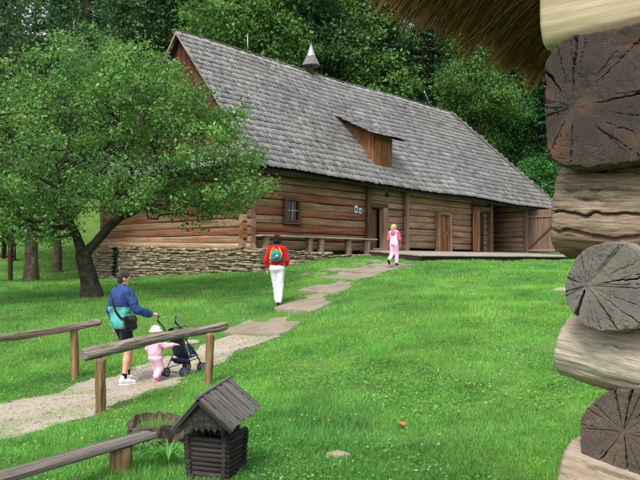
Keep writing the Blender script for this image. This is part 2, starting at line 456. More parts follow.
# sheet: cells of a fine grid that fall inside the ragged outline, 6 mm above the soil
px = np.arange(-8.8, -.4, .06); py = np.arange(3.0, 14.2, .06); pxx, pyy = np.meshgrid(px, py, indexing='ij')
pm = path_mask(pxx, pyy)
hump = .005 + .008 * (fbm(np.stack([pxx * 6, pyy * 6, pxx * 0], -1), 8, 2) * .5 + .5)
pv = np.stack([pxx, pyy, gz(pxx, pyy) + hump], -1).reshape(-1, 3); pi = np.arange(pxx.size).reshape(pxx.shape)
cell = pm[:-1, :-1] & pm[1:, :-1] & pm[1:, 1:] & pm[:-1, 1:]
pf = np.stack([pi[:-1, :-1], pi[1:, :-1], pi[1:, 1:], pi[:-1, 1:]], -1)[cell]
used = np.unique(pf); rem = np.zeros(pxx.size, int); rem[used] = np.arange(len(used))
m, t, b = nt('gravel')
v = coord(t); g1 = noise(t, v, 1.4, 5.0); g2 = noise(t, v, 38.0, 5.0, 0.7)
c = ramp(t, g2, [(0.30, lin(138, 128, 113)), (0.5, lin(164, 154, 138)), (0.7, lin(188, 180, 166))])
c = mixc(t, ramp(t, g1, [(0.45, (0, 0, 0, 1)), (0.7, (.55, .55, .55, 1))]), c, lin(150, 136, 112))
t.links.new(c, b.inputs['Base Color']); b.inputs['Roughness'].default_value = 0.95; bump(t, b, g2, 0.7, 0.015)
M['gravel'] = m
tag(obj('gravel_path', pv[used], rem[pf], M['gravel'], smooth=True), kind='structure')
# loose pebbles
ppx = RNG.uniform(-6.5, -.5, 16000); ppy = RNG.uniform(5, 14.2, 16000); k = path_mask(ppx, ppy); ppx, ppy = ppx[k], ppy[k]
def pebbles(x, y, zoff, smin, smax):
    n = len(x); s = RNG.uniform(smin, smax, n) * RNG.choice([1, 1, 1, 1.6], n)
    oc = np.array([(1,0,0),(0,1,0),(-1,0,0),(0,-1,0),(0,0,.6),(0,0,-.6)], float); fo = np.array([(0,1,4),(1,2,4),(2,3,4),(3,0,4),(1,0,5),(2,1,5),(3,2,5),(0,3,5)])
    a = RNG.uniform(0, 6.28, n); ca, sa = np.cos(a), np.sin(a)
    o = oc[None] * (s[:, None, None]) * RNG.uniform(.7, 1.3, (n, 6, 1))
    V = np.stack([o[..., 0] * ca[:, None] - o[..., 1] * sa[:, None] + x[:, None], o[..., 0] * sa[:, None] + o[..., 1] * ca[:, None] + y[:, None], o[..., 2] + (gz(x, y) + zoff)[:, None]], -1)
    return V.reshape(-1, 3), ((np.arange(n) * 6)[:, None, None] + fo[None]).reshape(-1, 3), np.repeat(RNG.uniform(.6, 1.15, n), 6)
exx = RNG.uniform(-7, -.3, 60000); eyy = RNG.uniform(4.6, 14.4, 60000)
def edge_band(x, y, d):
    m0 = path_mask(x, y); q = [path_mask(x + a * d, y + b_ * d) for a, b_ in ((1, 0), (-1, 0), (0, 1), (0, -1))]
    return m0, np.any([k_ != m0 for k_ in q], axis=0)
m0_, eb_ = edge_band(exx, eyy, .10); ko_ = eb_ & ~m0_ & (RNG.random(len(exx)) < .35)
ppx = np.r_[ppx, exx[ko_]]; ppy = np.r_[ppy, eyy[ko_]]
V, F, tn = pebbles(ppx, ppy, .010, .005, .015)
M['pebble'] = tinted('pebble', lin(132, 122, 106), lin(186, 178, 162), 12.0, 0.9)
tag(obj('loose_pebbles', V, F, M['pebble'], tint=tn), 'loose pale pebbles scattered over the gravel path', 'pebbles', kind='stuff')

WORN = np.array([(-.9, 21.6), (.3, 23.6), (2.0, 26.2), (3.4, 25.4), (3.0, 22.6), (1.9, 20.6), (.9, 20.0)])
TRAIL = np.array([(-1.1, 13.6), (-.85, 14.2), (-.30, 16.1), (.23, 18.0), (.93, 19.9), (1.6, 21.5), (2.45, 23.2), (3.3, 25.6)])
def trail_dist(x, y):
    d = np.full(np.shape(x), 99.0)
    for (x0, y0), (x1, y1) in zip(TRAIL[:-1], TRAIL[1:]):
        vx, vy = x1 - x0, y1 - y0; t_ = np.clip(((x - x0) * vx + (y - y0) * vy) / (vx * vx + vy * vy), 0, 1); d = np.minimum(d, np.hypot(x - x0 - t_ * vx, y - y0 - t_ * vy))
    return d
def worn_mask(x, y):
    q = np.stack([x, y, x * 0], -1); tr = trail_dist(x, y) + .30 * fbm(q * 2.0, 84, 3) < .20
    return tr | in_poly(x + .5 * fbm(q * 1.1, 81, 2), y + .5 * fbm(q * 1.1 + 9, 82, 2), WORN) & (fbm(q * 2.4, 83, 3) > -.05)
wx_, wy_ = np.meshgrid(np.arange(-2.4, 4.6, .07), np.arange(13.0, 27.5, .07), indexing='ij'); wm_ = worn_mask(wx_, wy_)
wv_ = np.stack([wx_, wy_, gz(wx_, wy_) + .007], -1).reshape(-1, 3); wi_ = np.arange(wx_.size).reshape(wx_.shape)
wf_ = np.stack([wi_[:-1, :-1], wi_[1:, :-1], wi_[1:, 1:], wi_[:-1, 1:]], -1)[wm_[:-1, :-1] & wm_[1:, :-1] & wm_[1:, 1:] & wm_[:-1, 1:]]
us_ = np.unique(wf_); rm_ = np.zeros(wx_.size, int); rm_[us_] = np.arange(len(us_))
m, t, b = nt('step_stone')
v = coord(t); g1 = noise(t, v, 1.9, 5.0); g2 = noise(t, v, 26.0, 6.0, 0.72); g3 = noise(t, v, 5.0, 5.0, 0.65)
c = ramp(t, g2, [(0.28, lin(104, 95, 82)), (0.5, lin(148, 138, 122)), (0.72, lin(180, 172, 158))])
c = mixc(t, ramp(t, g1, [(0.42, (0, 0, 0, 1)), (0.64, (.7, .7, .7, 1))]), c, lin(124, 108, 84))
c = mixc(t, ramp(t, g3, [(0.54, (0, 0, 0, 1)), (0.70, (.55, .55, .55, 1))]), c, lin(104, 112, 72))
t.links.new(c, b.inputs['Base Color']); b.inputs['Roughness'].default_value = 0.95; bump(t, b, g2, 0.9, 0.02)
M['slab_top'] = m
tag(obj('worn_earth', wv_[us_], rm_[wf_], m, smooth=True), kind='structure')
for i, q in enumerate(SLABS):
    q = np.array(q); cen = q.mean(0); q = cen + (q - cen) * 1.28; pts = []
    for a in range(4):
        p0, p1 = q[a], q[(a + 1) % 4]
        for s in np.linspace(0, 1, 6)[:-1]:
            w = p0 * (1 - s) + p1 * s; w = w + RNG.uniform(-.045, .045, 2)
            if s == 0: w = cen + (w - cen) * .93
            pts.append(w)
    zs = [G(*p) for p in pts]; zc = np.mean(zs); n = len(pts)
    top = [(p[0], p[1], zc * .35 + z * .65 + .012) for p, z in zip(pts, zs)]
    bot = [(cen[0] + (p[0] - cen[0]) * 1.02, cen[1] + (p[1] - cen[1]) * 1.02, z - .12) for p, z in zip(pts, zs)]
    inn = [(cen[0] + (p[0] - cen[0]) * .93, cen[1] + (p[1] - cen[1]) * .93, tz[2] + .008) for p, tz in zip(pts, top)]
    V = bot + top + inn + [(cen[0], cen[1], zc + .028)]
    F = [(a, (a + 1) % n, n + (a + 1) % n, n + a) for a in range(n)] + [(n + a, n + (a + 1) % n, 2 * n + (a + 1) % n, 2 * n + a) for a in range(n)]
    F += [(2 * n + a, 2 * n + (a + 1) % n, 3 * n) for a in range(n)]
    tag(obj('path_step', V, F, M['slab_top']), kind='structure')

# ------------------------------------------------------------------ the long log house (local x along the front wall, y inward)
HC = Vector((-2.580, 24.4, 0.0)); HROT = R(47.6026)
HM = Matrix.Translation(HC) @ Matrix.Rotation(HROT, 4, 'Z')
def H(u, v, z=0.0): return HM @ Vector((u, v, z))
def to_house(x, y):
    dx, dy = x - HC.x, y - HC.y; c, s = math.cos(HROT), math.sin(HROT)
    return dx * c + dy * s, -dx * s + dy * c
house = empty('log_house', HC, HROT)
tag(house, 'long old log farmhouse with steep grey shingled roof on a stone base', 'house')

RH = 0.305                                  # height of one log
Z0 = 0.42
LS = [0]
def hlog(mat, u0, u1, v, z, h=RH, sq=7.0, th=0.115, axis='u', dz=0.0, wob=.014):
    LS[0] += 1
    a, b2 = ((u0, v, z), (u1, v, z + dz)) if axis == 'u' else ((v, u0, z), (v, u1, z + dz))
    L = abs(u1 - u0); s = LS[0] % 7 + 1
    return log('log', M[mat], house, a, b2, th, h / 2 - .005, seed=s + LS[0], nseg=max(2, int(L / .8)), ns=16, sq=sq, wob=wob, wavy=.016)

rowsA = ['log_tan', 'log_red', 'log_red', 'log_tan', 'log_red', 'log_tan', 'log_red', 'log_tan', 'log_grey', 'log_grey', 'log_grey']
rowsB = ['log_grey', 'log_tan', 'log_grey', 'log_tan', 'log_tan', 'log_grey', 'log_tan', 'log_grey', 'log_grey', 'log_grey', 'log_grey']
NR = 11
for i in range(NR):
    z = Z0 + RH * (i + .5)
    # section with the window
    over = .16 + .05 * random.random()
    if 1.30 < z < 2.30:
        hlog(rowsA[i], -over, 1.80, .12, z); hlog(rowsA[i], 2.68, 6.72, .12, z)
    else:
        hlog(rowsA[i], -over, 6.72, .12, z)
    # doorway section
    if z < 2.25:
        hlog(rowsB[(i + 3) % 11], 8.16, 9.62, .12, z)
    else:
        hlog(rowsB[(i + 3) % 11], 7.0, 9.62, .12, z)
    # section with the second door
    if z < 2.2:
        hlog(rowsB[i], 9.5 - .18 * random.random(), 12.24, .16, z + .12); hlog(rowsB[(i * 3 + 1) % 11], 13.44, 15.75, .16, z + .10)
    else:
        hlog(rowsB[i], 9.5 - .18 * random.random(), 15.75, .16, z + .11)
    if z > 2.6: hlog('log_grey', 15.7, 17.4, .16, z + .02)
    # recessed bay and the far end of the front
    hlog(rowsB[(i + 5) % 11], 17.5, 21.8, 2.1, z)
    hlog(rowsB[(i + 2) % 11], 21.75, 24.75, .14, z)
    # gable wall: half a log lower than the front
    zg = z - RH * .5
    if i > 0:
        gm = ['log_pale', 'log_tan', 'log_red', 'log_tan', 'log_red', 'log_tan', 'log_red', 'log_tan', 'log_grey', 'log_tan', 'log_grey'][i]
        tilt = .16 * max(0, 1 - i / 5)
        if 1.70 < zg < 2.60:
            hlog(gm, -.16, 1.95, .12, zg, axis='v', dz=tilt * .2); hlog(gm, 2.85, 9.9, .12, zg + tilt * .29, axis='v', dz=tilt * .7)
        else:
            hlog(gm, -.16 - .05 * random.random(), 9.9, .12, zg, axis='v', dz=tilt)
    # cross wall behind the doorway section, its ends showing on the front; walls of the bay, far end and back
    hlog('log_tan', -.10 - .06 * random.random(), 1.2, 9.62, z + .02, axis='v')
    hlog('log_grey', .1, 2.2, 17.5, z, axis='v'); hlog('log_grey', .1, 2.2, 21.75, z + .01, axis='v')
    if i % 2 == 0:
        hlog('log_grey', .0, 8.0, 24.7, z + .15, h=RH * 2, axis='v')
        hlog('log_grey', .0, 24.8, 9.85, z + .15, h=RH * 2)
# the pale sill beam on the stone base, gable side
log('sill_beam', M['log_pale'], house, (.10, -.2, Z0 + .05), (.10, 9.95, Z0 + .27), .14, .12, seed=4, nseg=10, sq=4, wob=.012)
log('sill_beam', M['log_grey'], house, (-.1, .12, Z0 + .04), (6.8, .12, Z0 + .04), .125, .10, seed=9, nseg=8, sq=4, wob=.012)
beam('floor', M['dark_inside'], house, (.3, 4.6, .30), (24.6, 4.6, .30), 9.0, .1)
beam('blackout_wall', M['dark_inside'], house, (.4, 2.7, 2.0), (24.4, 2.7, 2.0), .08, 3.5)  # added dark wall that keeps the interior behind the doorways dark
beam('ceiling', M['dark_inside'], house, (.3, 4.6, 3.74), (24.6, 4.6, 3.74), 9.2, .06)

# posts, jambs, doors
def post(u, v, z0, z1, w, d, mat='timber_brown', name='post'):
    return beam(name, M[mat], house, (u, v, z0), (u, v, z1), d, w, up=(1, 0, 0), ch=.015, wob=.008)
post(6.86, .03, .40, 3.70, .26, .30); post(9.52, -.16, .38, 3.62, .15, .15, 'log_grey')
door = empty('door', (7.02, 0, .42), 0, house)
def dbeam(par, name, mat, a, b2, w, h, up): return beam(name, M[mat], par, a, b2, w, h, up=up)
dbeam(door, 'door_jamb', 'log_tan', (.99, 0.02, 0), (.99, 0.02, 1.86), .26, .34, (1, 0, 0))
dbeam(door, 'lintel', 'timber_brown', (.0, 0.03, 1.95), (1.16, 0.03, 1.95), .26, .2, (0, 0, 1))
dbeam(door, 'threshold', 'log_grey', (.0, 0.0, .04), (.86, 0.0, .04), .3, .1, (0, 0, 1))
for k in range(4): dbeam(door, 'board', 'timber_brown', (.12 + k * .19, .10 + .05 * k, .08), (.12 + k * .19, .10 + .05 * k, 1.8), .03, .18, (1, 0, 0))
door2 = empty('door', (12.24, 0, .42), 0, house)
for x in (.07, 1.12): dbeam(door2, 'door_jamb', 'log_tan', (x, 0.0, 0), (x, 0.0, 1.80), .26, .14, (1, 0, 0))
dbeam(door2, 'lintel', 'log_grey', (0, .04, 1.86), (1.2, .04, 1.86), .26, .14, (0, 0, 1))
for k in range(4): dbeam(door2, 'board', 'board_orange', (.24 + k * .236, .04 + .003 * (k % 2), .02), (.24 + k * .236, .09 + .003 * (k % 2), 1.78), .03, .226, (1, 0, 0))
beam('handle', M['metal'], door2, (.93, .005, .85), (.93, .005, 1.0), .02, .02)
door3 = empty('door', (15.6, 0, .42), 0, house)
for k in range(3): dbeam(door3, 'board', 'board_orange', (.1 + k * .225, -.02 - .02 * k, .05), (.1 + k * .225, -.02 - .02 * k, 2.2), .04, .215, (1, 0, 0))
for k in range(5): dbeam(door3, 'board', 'timber_dark', (.82 + k * .19, .30, .02), (.82 + k * .19, .30, 2.2), .03, .185, (1, 0, 0))  # dark boards added inside the open doorway, standing in for its unlit depth
dbeam(door3, 'lintel', 'timber_brown', (.0, 0.03, 2.30), (1.95, 0.03, 2.30), .26, .2, (0, 0, 1))
post(17.45, -.02, .38, 3.45, .22, .24); post(21.70, -.02, .38, 3.3, .20, .22, 'log_grey')
# open gate leaf at the far end, swung out square to the wall
gate = empty('gate', (21.78, -.10, .40), 0, house)
for k in range(10):
    y = -.1 - k * .21
    beam('board', M['board_gate'], gate, (0.0 + .004 * (k % 2), y, .06), (0.0 + .004 * (k % 2), y, 2.50 + .02 * random.random()), .200, .03, up=(1, 0, 0))
beam('rail', M['log_grey'], gate, (-.045, .0, 2.12), (-.045, -2.1, 2.12), .05, .11)
beam('rail', M['log_grey'], gate, (-.045, .0, .16), (-.045, -2.1, .16), .05, .11)
beam('brace', M['timber_brown'], gate, (-.048, -.06, .24), (-.048, -2.05, 2.04), .045, .10)
beam('stile', M['plank_grey'], gate, (-.02, -2.14, .0), (-.02, -2.14, 2.52), .09, .08, up=(1, 0, 0))

# windows
def window(u0, u1, z0, z1, on_gable=False, v0=0.0):
    w = empty('window', (u0, v0 - .04, z0) if not on_gable else (v0 - .04, u0, z0), 0 if not on_gable else R(90), house)
    W, Hh = u1 - u0, z1 - z0; s = 1 if not on_gable else -1
    y = 0 if not on_gable else 0
    def bb(n, m_, a, b2, ww, hh, up): return beam(n, M[m_], w, a, b2, ww, hh, up=up)
    f = .12
    bb('frame', 'timber_brown', (f / 2, y, 0), (f / 2, y, Hh), .12, f, (1, 0, 0)); bb('frame', 'timber_brown', (W - f / 2, y, 0), (W - f / 2, y, Hh), .12, f, (1, 0, 0))
    bb('frame', 'timber_brown', (f, y, Hh - f / 2), (W - f, y, Hh - f / 2), .12, f, (0, 0, 1)); bb('frame', 'timber_brown', (f, y, f / 2), (W - f, y, f / 2), .12, f, (0, 0, 1))
    bb('sill', 'timber_brown', (-.04, -.05 * s, -.03), (W + .04, -.05 * s, -.03), .2, .055, (0, 0, 1))
    bb('muntin', 'plank_grey', (W / 2, .02 * s, f), (W / 2, .02 * s, Hh - f), .03, .035, (1, 0, 0))
    for zz in (.5,): bb('muntin', 'plank_grey', (f, .022 * s, Hh * zz), (W - f, .022 * s, Hh * zz), .03, .03, (0, 0, 1))
    for a in (0, 1):
        for c in (0, 1):
            x0 = f + a * (W / 2 - f); zz0 = f + c * (Hh / 2 - f)
            bb('pane', 'glass', (x0, .045 * s, zz0 + (Hh / 2 - f) / 2), (x0 + W / 2 - f, .045 * s, zz0 + (Hh / 2 - f) / 2), .006, Hh / 2 - f, (0, 0, 1))
    return w
window(1.80, 2.68, 1.40, 2.34)
window(1.96, 2.84, 1.70, 2.62, True)

# notice sheets pinned beside the first door
for k, (u, z, w_, h_) in enumerate(((6.05, 2.13, .20, .30), (6.32, 2.07, .15, .24))):
    p = H(u, -.02, z); nb = empty('notice', p, HROT)
    tag(nb, ('larger' if k == 0 else 'smaller') + ' white paper notice pinned on the log wall beside the first doorway', 'notice', 'notices on the log wall')
    MB().box((0, 0, 0), (w_, .012, h_)).build('sheet', M['paper'], nb)
    MB().box((.0, -.008, -.02), (w_ * .7, .004, h_ * .5)).build('print', M['print_blue'], nb)

# small dark vent hole block over the door
beam('log_end', M['timber_dark'], house, (8.2, -.06, 2.86), (8.2, .1, 2.86), .2, .16)
# ends of the ceiling beams under the eave
for k in range(13):
    u = .8 + k * 1.92
    beam('joist', M['timber_brown'], house, (u, -.52, 3.42 - .012 * k), (u, .6, 3.62 - .012 * k), .17, .18)
beam('eave_plate', M['timber_brown'], house, (-.85, -.45, 3.50), (24.8, -.45, 3.27), .14, .12)

# ---- stone base, laid stone by stone
def masonry(name, quads, parent, seed=0):
    """quads: (origin, along-vector length L, top(s), bottom(s), outward normal) walls in house space"""
    rs = np.random.default_rng(seed); C_, A_, B_, D_, T_ = [], [], [], [], []
    for (o, d, L, top, bot, nrm) in quads:
        o, d, nrm = np.array(o, float), np.array(d, float), np.array(nrm, float)
        z = min(bot(0), bot(L)); zmax = max(top(0), top(L))
        while z < zmax:
            h = rs.uniform(.05, .135); s = -rs.uniform(0, .2)
            while s < L:
                l = rs.uniform(.12, .42) * (1 + (rs.random() < .12)); sm = min(max(s + l / 2, 0), L)
                wv = .03 * math.sin(sm * 1.3 + z * 4) + rs.uniform(-.018, .018)
                if z + wv + h <= top(sm) + .02 and z + wv + h > bot(sm) - .1:
                    pr = rs.uniform(-.01, .05)
                    C_.append(o + d * sm + nrm * (pr - .05) + np.array([0, 0, z + wv + h / 2]))
                    an = rs.uniform(-.05, .05); dz = np.array([0, 0, 1.0])
                    A_.append((d * math.cos(an) + dz * math.sin(an)) * (l / 2 - rs.uniform(.006, .014)))
                    B_.append(nrm * .09); D_.append((dz - d * an) * (h / 2 - rs.uniform(.004, .010)))
                    g_ = rs.uniform(.62, 1.35); w_ = rs.uniform(-.06, .08)
                    T_.append((g_ * (1 + w_), g_, g_ * (1 - w_ * .8), 1))
                s += l
            z += h
    C_, A_, B_, D_ = map(np.array, (C_, A_, B_, D_))
    V, F = boxes_np(C_, A_, B_, D_)
    V = V + np.stack([vnoise(V * 11 + 3 * i, 50 + i) for i in range(3)], 1) * .026
    o = obj(name, V, F, M['stone'], parent, tint=np.repeat(np.array(T_), 8, 0)); o['kind'] = 'stuff'
    return o
gt = lambda s: .40 + .25 * s / 10; ft = lambda s: .40
def gb(s): p = H(0, s); return G(p.x, p.y) - .15
def fb(s): p = H(s, -.5); return G(p.x, p.y) - .15
DV0, DV1 = 8.25, 8.86                        # cellar doorway in the gable base
masonry('stone_base', [
    ((-.06, -.62, 0), (0, 1, 0), DV0 + .62, gt, gb, (-1, 0, 0)),
    ((-.06, DV1, 0), (0, 1, 0), 10.3 - DV1, lambda s: gt(s + DV1), lambda s: gb(s + DV1), (-1, 0, 0)),
    ((-.10, -.60, 0), (1, 0, 0), 6.45, lambda s: .42 - .028 * s, fb, (0, -1, 0))], house, 5)
mb = MB(); mb.box((.17, (DV0 - .48) / 2, -.35), (.36, DV0 + .48, 1.42)); mb.box((.17, (DV1 + 10.2) / 2, -.35), (.36, 10.2 - DV1, 1.42))
mb.box((3.28, -.20, -.38), (6.2, .74, 1.20)); mb.box((15.5, .2, -.35), (18.2, .3, 1.3)); mb.build('base_core', M['mortar'], house)
cell = empty('cellar_door', (.2, DV0, -.9), 0, house)
for k in range(3): beam('board', M['timber_dark'], cell, (.12, .1 + k * .2, 0), (.12, .1 + k * .2, 1.5), .19, .03, up=(1, 0, 0))
beam('door_jamb', M['timber_dark'], cell, (-.28, .05, 0), (-.28, .05, 1.48), .12, .12, up=(1, 0, 0))
beam('lintel', M['log_pale'], cell, (-.22, -.2, 1.52), (-.22, .85, 1.52), .16, .14)

# ---- roof
EZ0, EZ1, RZ, RV = 3.25, 3.00, 9.0, 4.0
roof = empty('roof', (0, 0, 0), 0, house)
def lerp(a, b2, t_): return np.array(a, float) * (1 - t_) + np.array(b2, float) * t_
def shingles(name, left, right, rows, seed, wmin=.085, wmax=.17, th=.032, sag=None):
    """left(t), right(t): ends of the course at t (0 eave, 1 top)"""
    rs = np.random.default_rng(seed); C_, A_, B_, D_, T_ = [], [], [], [], []
    for r in range(rows):
        t0, t1 = r / rows, min((r + 1.75) / rows, 1.0 + .2 / rows)
        l0, r0 = left(t0), right(t0); l1, r1 = left(min(t1, 1)), right(min(t1, 1))
        W = np.linalg.norm(r0 - l0); al = (r0 - l0) / W; tm = (r + .55) / rows; W = min(W, (right(tm) - l0).dot(al)); s_first = max(0, (left(tm) - l0).dot(al))
        mid0, mid1 = (l0 + r0) / 2, (l1 + r1) / 2; upv = mid1 - mid0; upv -= al * upv.dot(al); ex = np.linalg.norm(upv); upv /= ex
        nrm = np.cross(al, upv); s = s_first - rs.uniform(0, .04)
        while s < W - .03:
            w = min(rs.uniform(wmin, wmax), W - s + .03); sc = s + w / 2
            # keep inside the slanting ends
            j = .028 * math.sin(sc * .9 + r * .6) + rs.normal(0, .018)
            lift = rs.uniform(.004, .022) + (rs.random() < .05) * .02
            c0 = l0 + al * sc + upv * (ex / 2 + j) + nrm * (.020 + lift / 2 + .012)
            if sag is not None: c0 = c0 + np.array([0, 0, sag(c0)])
            tilt = (lift + .040) / ex
            C_.append(c0); A_.append(al * (w / 2 - rs.uniform(.002, .006))); B_.append((upv - nrm * tilt) * ex / 2); D_.append(nrm * th * rs.uniform(.35, .65))
            cn = vnoise(c0[None] * .5, 71)[0]; g_ = 1.0 + .16 * cn + rs.normal(0, .12) - (rs.random() < .08) * .22 + (rs.random() < .08) * .2
            g_ = min(max(g_, .5), 1.5); w_ = rs.normal(0, .02) + .03 * vnoise(c0[None] * .23, 72)[0]
            T_.append((g_ * (1 + w_), g_, g_ * (1 - w_), 1)); s += w
    V, F = boxes_np(*map(np.array, (C_, A_, B_, D_)))
    o = obj(name, V, F, M['shingle'], roof, tint=np.repeat(np.array(T_), 8, 0)); o['kind'] = 'stuff'
    return o
def sag(p): return -.10 * math.sin(max(0, min(1, (p[0] + 1) / 21)) * math.pi) * max(0, (p[2] - 3.2) / 5.8) + .03 * math.sin(p[0] * .55) 
tk = (4.2 - EZ0) / (RZ - EZ0)
LFT = [(-1.02, -.72, EZ0), (-.22, RV, RZ)]; RGT = [(25.35, -.72, EZ1), (20.0, RV, RZ)]
def fl(t_):
    p = lerp(*LFT, t_); p[0] = -1.02 + .80 * min(1, t_ / tk); return p
def fr(t_): return lerp(*RGT, t_)
shingles('shingles', fl, fr, 23, 3, sag=sag)
shingles('shingles', lambda t_: lerp((25.35, -.72, EZ1), (20.0, RV, RZ), t_), lambda t_: lerp((25.35, 8.72, EZ1), (20.0, RV, RZ), t_), 22, 4, .16, .3)
shingles('shingles', lambda t_: lerp((25.35, 8.72, EZ1), (20, RV, RZ), t_), lambda t_: lerp((-.05, 8.72, EZ0), (-.05, RV, RZ), t_), 24, 5, .2, .4, .012)
# pent roof across the gable
shingles('shingles', lambda t_: lerp((-1.02, 10.6, EZ0), (-.2, 9.8, 4.2), t_), lambda t_: lerp((-1.02, -.72, EZ0), (-.2, .06, 4.2), t_), 4, 6)
# boarding under the shingles
def slab(name, pts, th, mat, parent):
    P = [Vector(p) for p in pts]; n = (P[1] - P[0]).cross(P[2] - P[0]).normalized(); k = len(P)
    V = P + [p - n * th for p in P]
    F = [tuple(range(k)), tuple(range(2 * k - 1, k - 1, -1))] + [(i, k + i, k + (i + 1) % k, (i + 1) % k) for i in range(k)]
    return obj(name, V, F, mat, parent)
e = .135
slab('roof_boarding', [(-.95, -.66, EZ0 - e + .03), (25.25, -.66, EZ1 - e + .03), (20, RV, RZ - e), (-.16, RV, RZ - e), (-.16, .02, 4.2 - e)], .05, M['timber_dark'], roof)
slab('roof_boarding', [(25.25, -.62, EZ1 - e), (25.25, 8.6, EZ1 - e), (20, RV, RZ - e)], .05, M['timber_dark'], roof)
slab('roof_boarding', [(25.25, 8.66, EZ1 - e), (-.16, 8.66, EZ0 - e), (-.16, RV, RZ - e), (20, RV, RZ - e)], .05, M['timber_dark'], roof)
slab('roof_boarding', [(-.95, 10.5, EZ0 - e), (-.95, -.66, EZ0 - e), (-.16, .0, 4.2 - e), (-.16, 9.7, 4.2 - e)], .05, M['timber_dark'], roof)
slab('lean_to_roof', [(24.9, 10.7, 2.9), (-.9, 10.7, 2.9), (-.9, 8.3, 3.8), (24.9, 8.3, 3.8)], .09, M['shingle'], roof)
# barge boards on the rake, ridge boards
beam('barge_board', M['plank_grey'], roof, (-.20, .0, 4.15), (-.20, RV, RZ - .03), .05, .10)
beam('barge_board', M['log_pale'], roof, (-.20, 8.2, 4.0), (-.20, RV, RZ - .03), .05, .10)
for k in range(12):
    u0 = -.24 + k * 1.69; dz = lambda u: sag((u, RV, RZ))
    beam('ridge_board', M['timber_grey'], roof, (u0, RV + .10, RZ + .035 + dz(u0)), (u0 + 1.68, RV + .10, RZ + .035 + dz(u0 + 1.68)), .22, .03, up=(0, .77, .63))
he = Vector((20.0, RV, RZ)) - Vector((25.35, -.72, EZ1)); he.normalize()
for nv in (Vector((0, -.775, .632)), Vector((.745, 0, .667))):
    inw = nv.cross(he); inw = inw if (inw.x < 0) == (nv.x == 0) else -inw
    for k in range(6):
        p0 = Vector(lerp((25.35, -.72, EZ1), (20.0, RV, RZ), k / 6 - .004)); p1 = Vector(lerp((25.35, -.72, EZ1), (20.0, RV, RZ), (k + 1) / 6))
        o_ = inw * .09 + nv * (.095 + .004 * (k % 2)); beam('hip_board', M['timber_grey'], roof, p0 + o_, p1 + o_, .26, .02, up=tuple(nv))
# gable boards
k = 0; v_ = .22
while v_ < 7.8:
    top = RZ - .16 - abs(v_ + .1 - RV) * (RZ - EZ0) / (RV + .72)
    if top > 4.15: beam('gable_board', M['board_red'], house, (.06 + .012 * (k % 2), v_ + .1, 3.9), (.06 + .012 * (k % 2), v_ + .1, top + .02), .19 + .02 * random.random(), .03, up=(1, 0, 0))
    v_ += .212; k += 1
# dormer
dor = empty('dormer', (7.4, .0, 4.1), 0, house)
for k in range(6): beam('board', M['board_orange'], dor, (.10 + k * .21, .02 + .006 * (k % 2), .04), (.10 + k * .21, .02 + .006 * (k % 2), 1.36), .025, .20, up=(1, 0, 0))
for side, x in ((0, .0), (1, 1.28)):
    for k in range(9):
        y = .06 + k * .2; zb = y * 1.223 - .1; zt = 1.36 + y * .46
        if zt - zb > .05: beam('cheek_board', M['board_orange'], dor, (x + .005 * (k % 2), y + .1, zb), (x + .005 * (k % 2), y + .1, zt + .03), .19, .025, up=(1, 0, 0))
slab('dormer_deck', [(-.42, -.36, 1.25), (1.70, -.36, 1.25), (1.70, 2.10, 2.46), (-.42, 2.10, 2.46)], .05, M['timber_dark'], dor)
_r = roof; roof = dor
shingles('dormer_shingles', lambda t_: lerp((-.48, -.42, 1.23), (-.48, 2.12, 2.48), t_), lambda t_: lerp((1.76, -.42, 1.23), (1.76, 2.12, 2.48), t_), 9, 8)
roof = _r
# ridge turret
tur = empty('ridge_turret', (7.45, RV - .12, RZ - .25), 0, house)
tube('post', M['timber_brown'], tur, [(0, 0, 0), (0, 0, .62)], .10, 8)
V = []; F = []; ns = 20
for r_, z_ in ((.43, .46), (.41, .52), (.36, .66), (.345, .655), (.29, .80), (.275, .795), (.22, .93)):
    V += [(r_ * math.cos(2 * math.pi * k / ns), r_ * math.sin(2 * math.pi * k / ns), z_ + .01 * math.sin(k * 7.3)) for k in range(ns)]
for i in range(6): F += [(i * ns + k, i * ns + (k + 1) % ns, (i + 1) * ns + (k + 1) % ns, (i + 1) * ns + k) for k in range(ns)]
F.append(tuple(range(ns - 1, -1, -1)))
obj('shingled_skirt', V, F, M['timber_grey'], tur)
tube('metal_cone', M['metal'], tur, [(0, 0, .86), (0, 0, .90), (0, 0, 1.55)], [.24, .225, .006], 18)
# lightning rods
tube('lightning_rod', M['metal'], house, [(3.55, RV, RZ - .1), (3.55, RV, RZ + .85)], .016, 6)
tube('lightning_rod', M['metal'], house, [(18.1, RV, RZ - .1), (17.3, RV + .1, RZ + .85)], .014, 6)

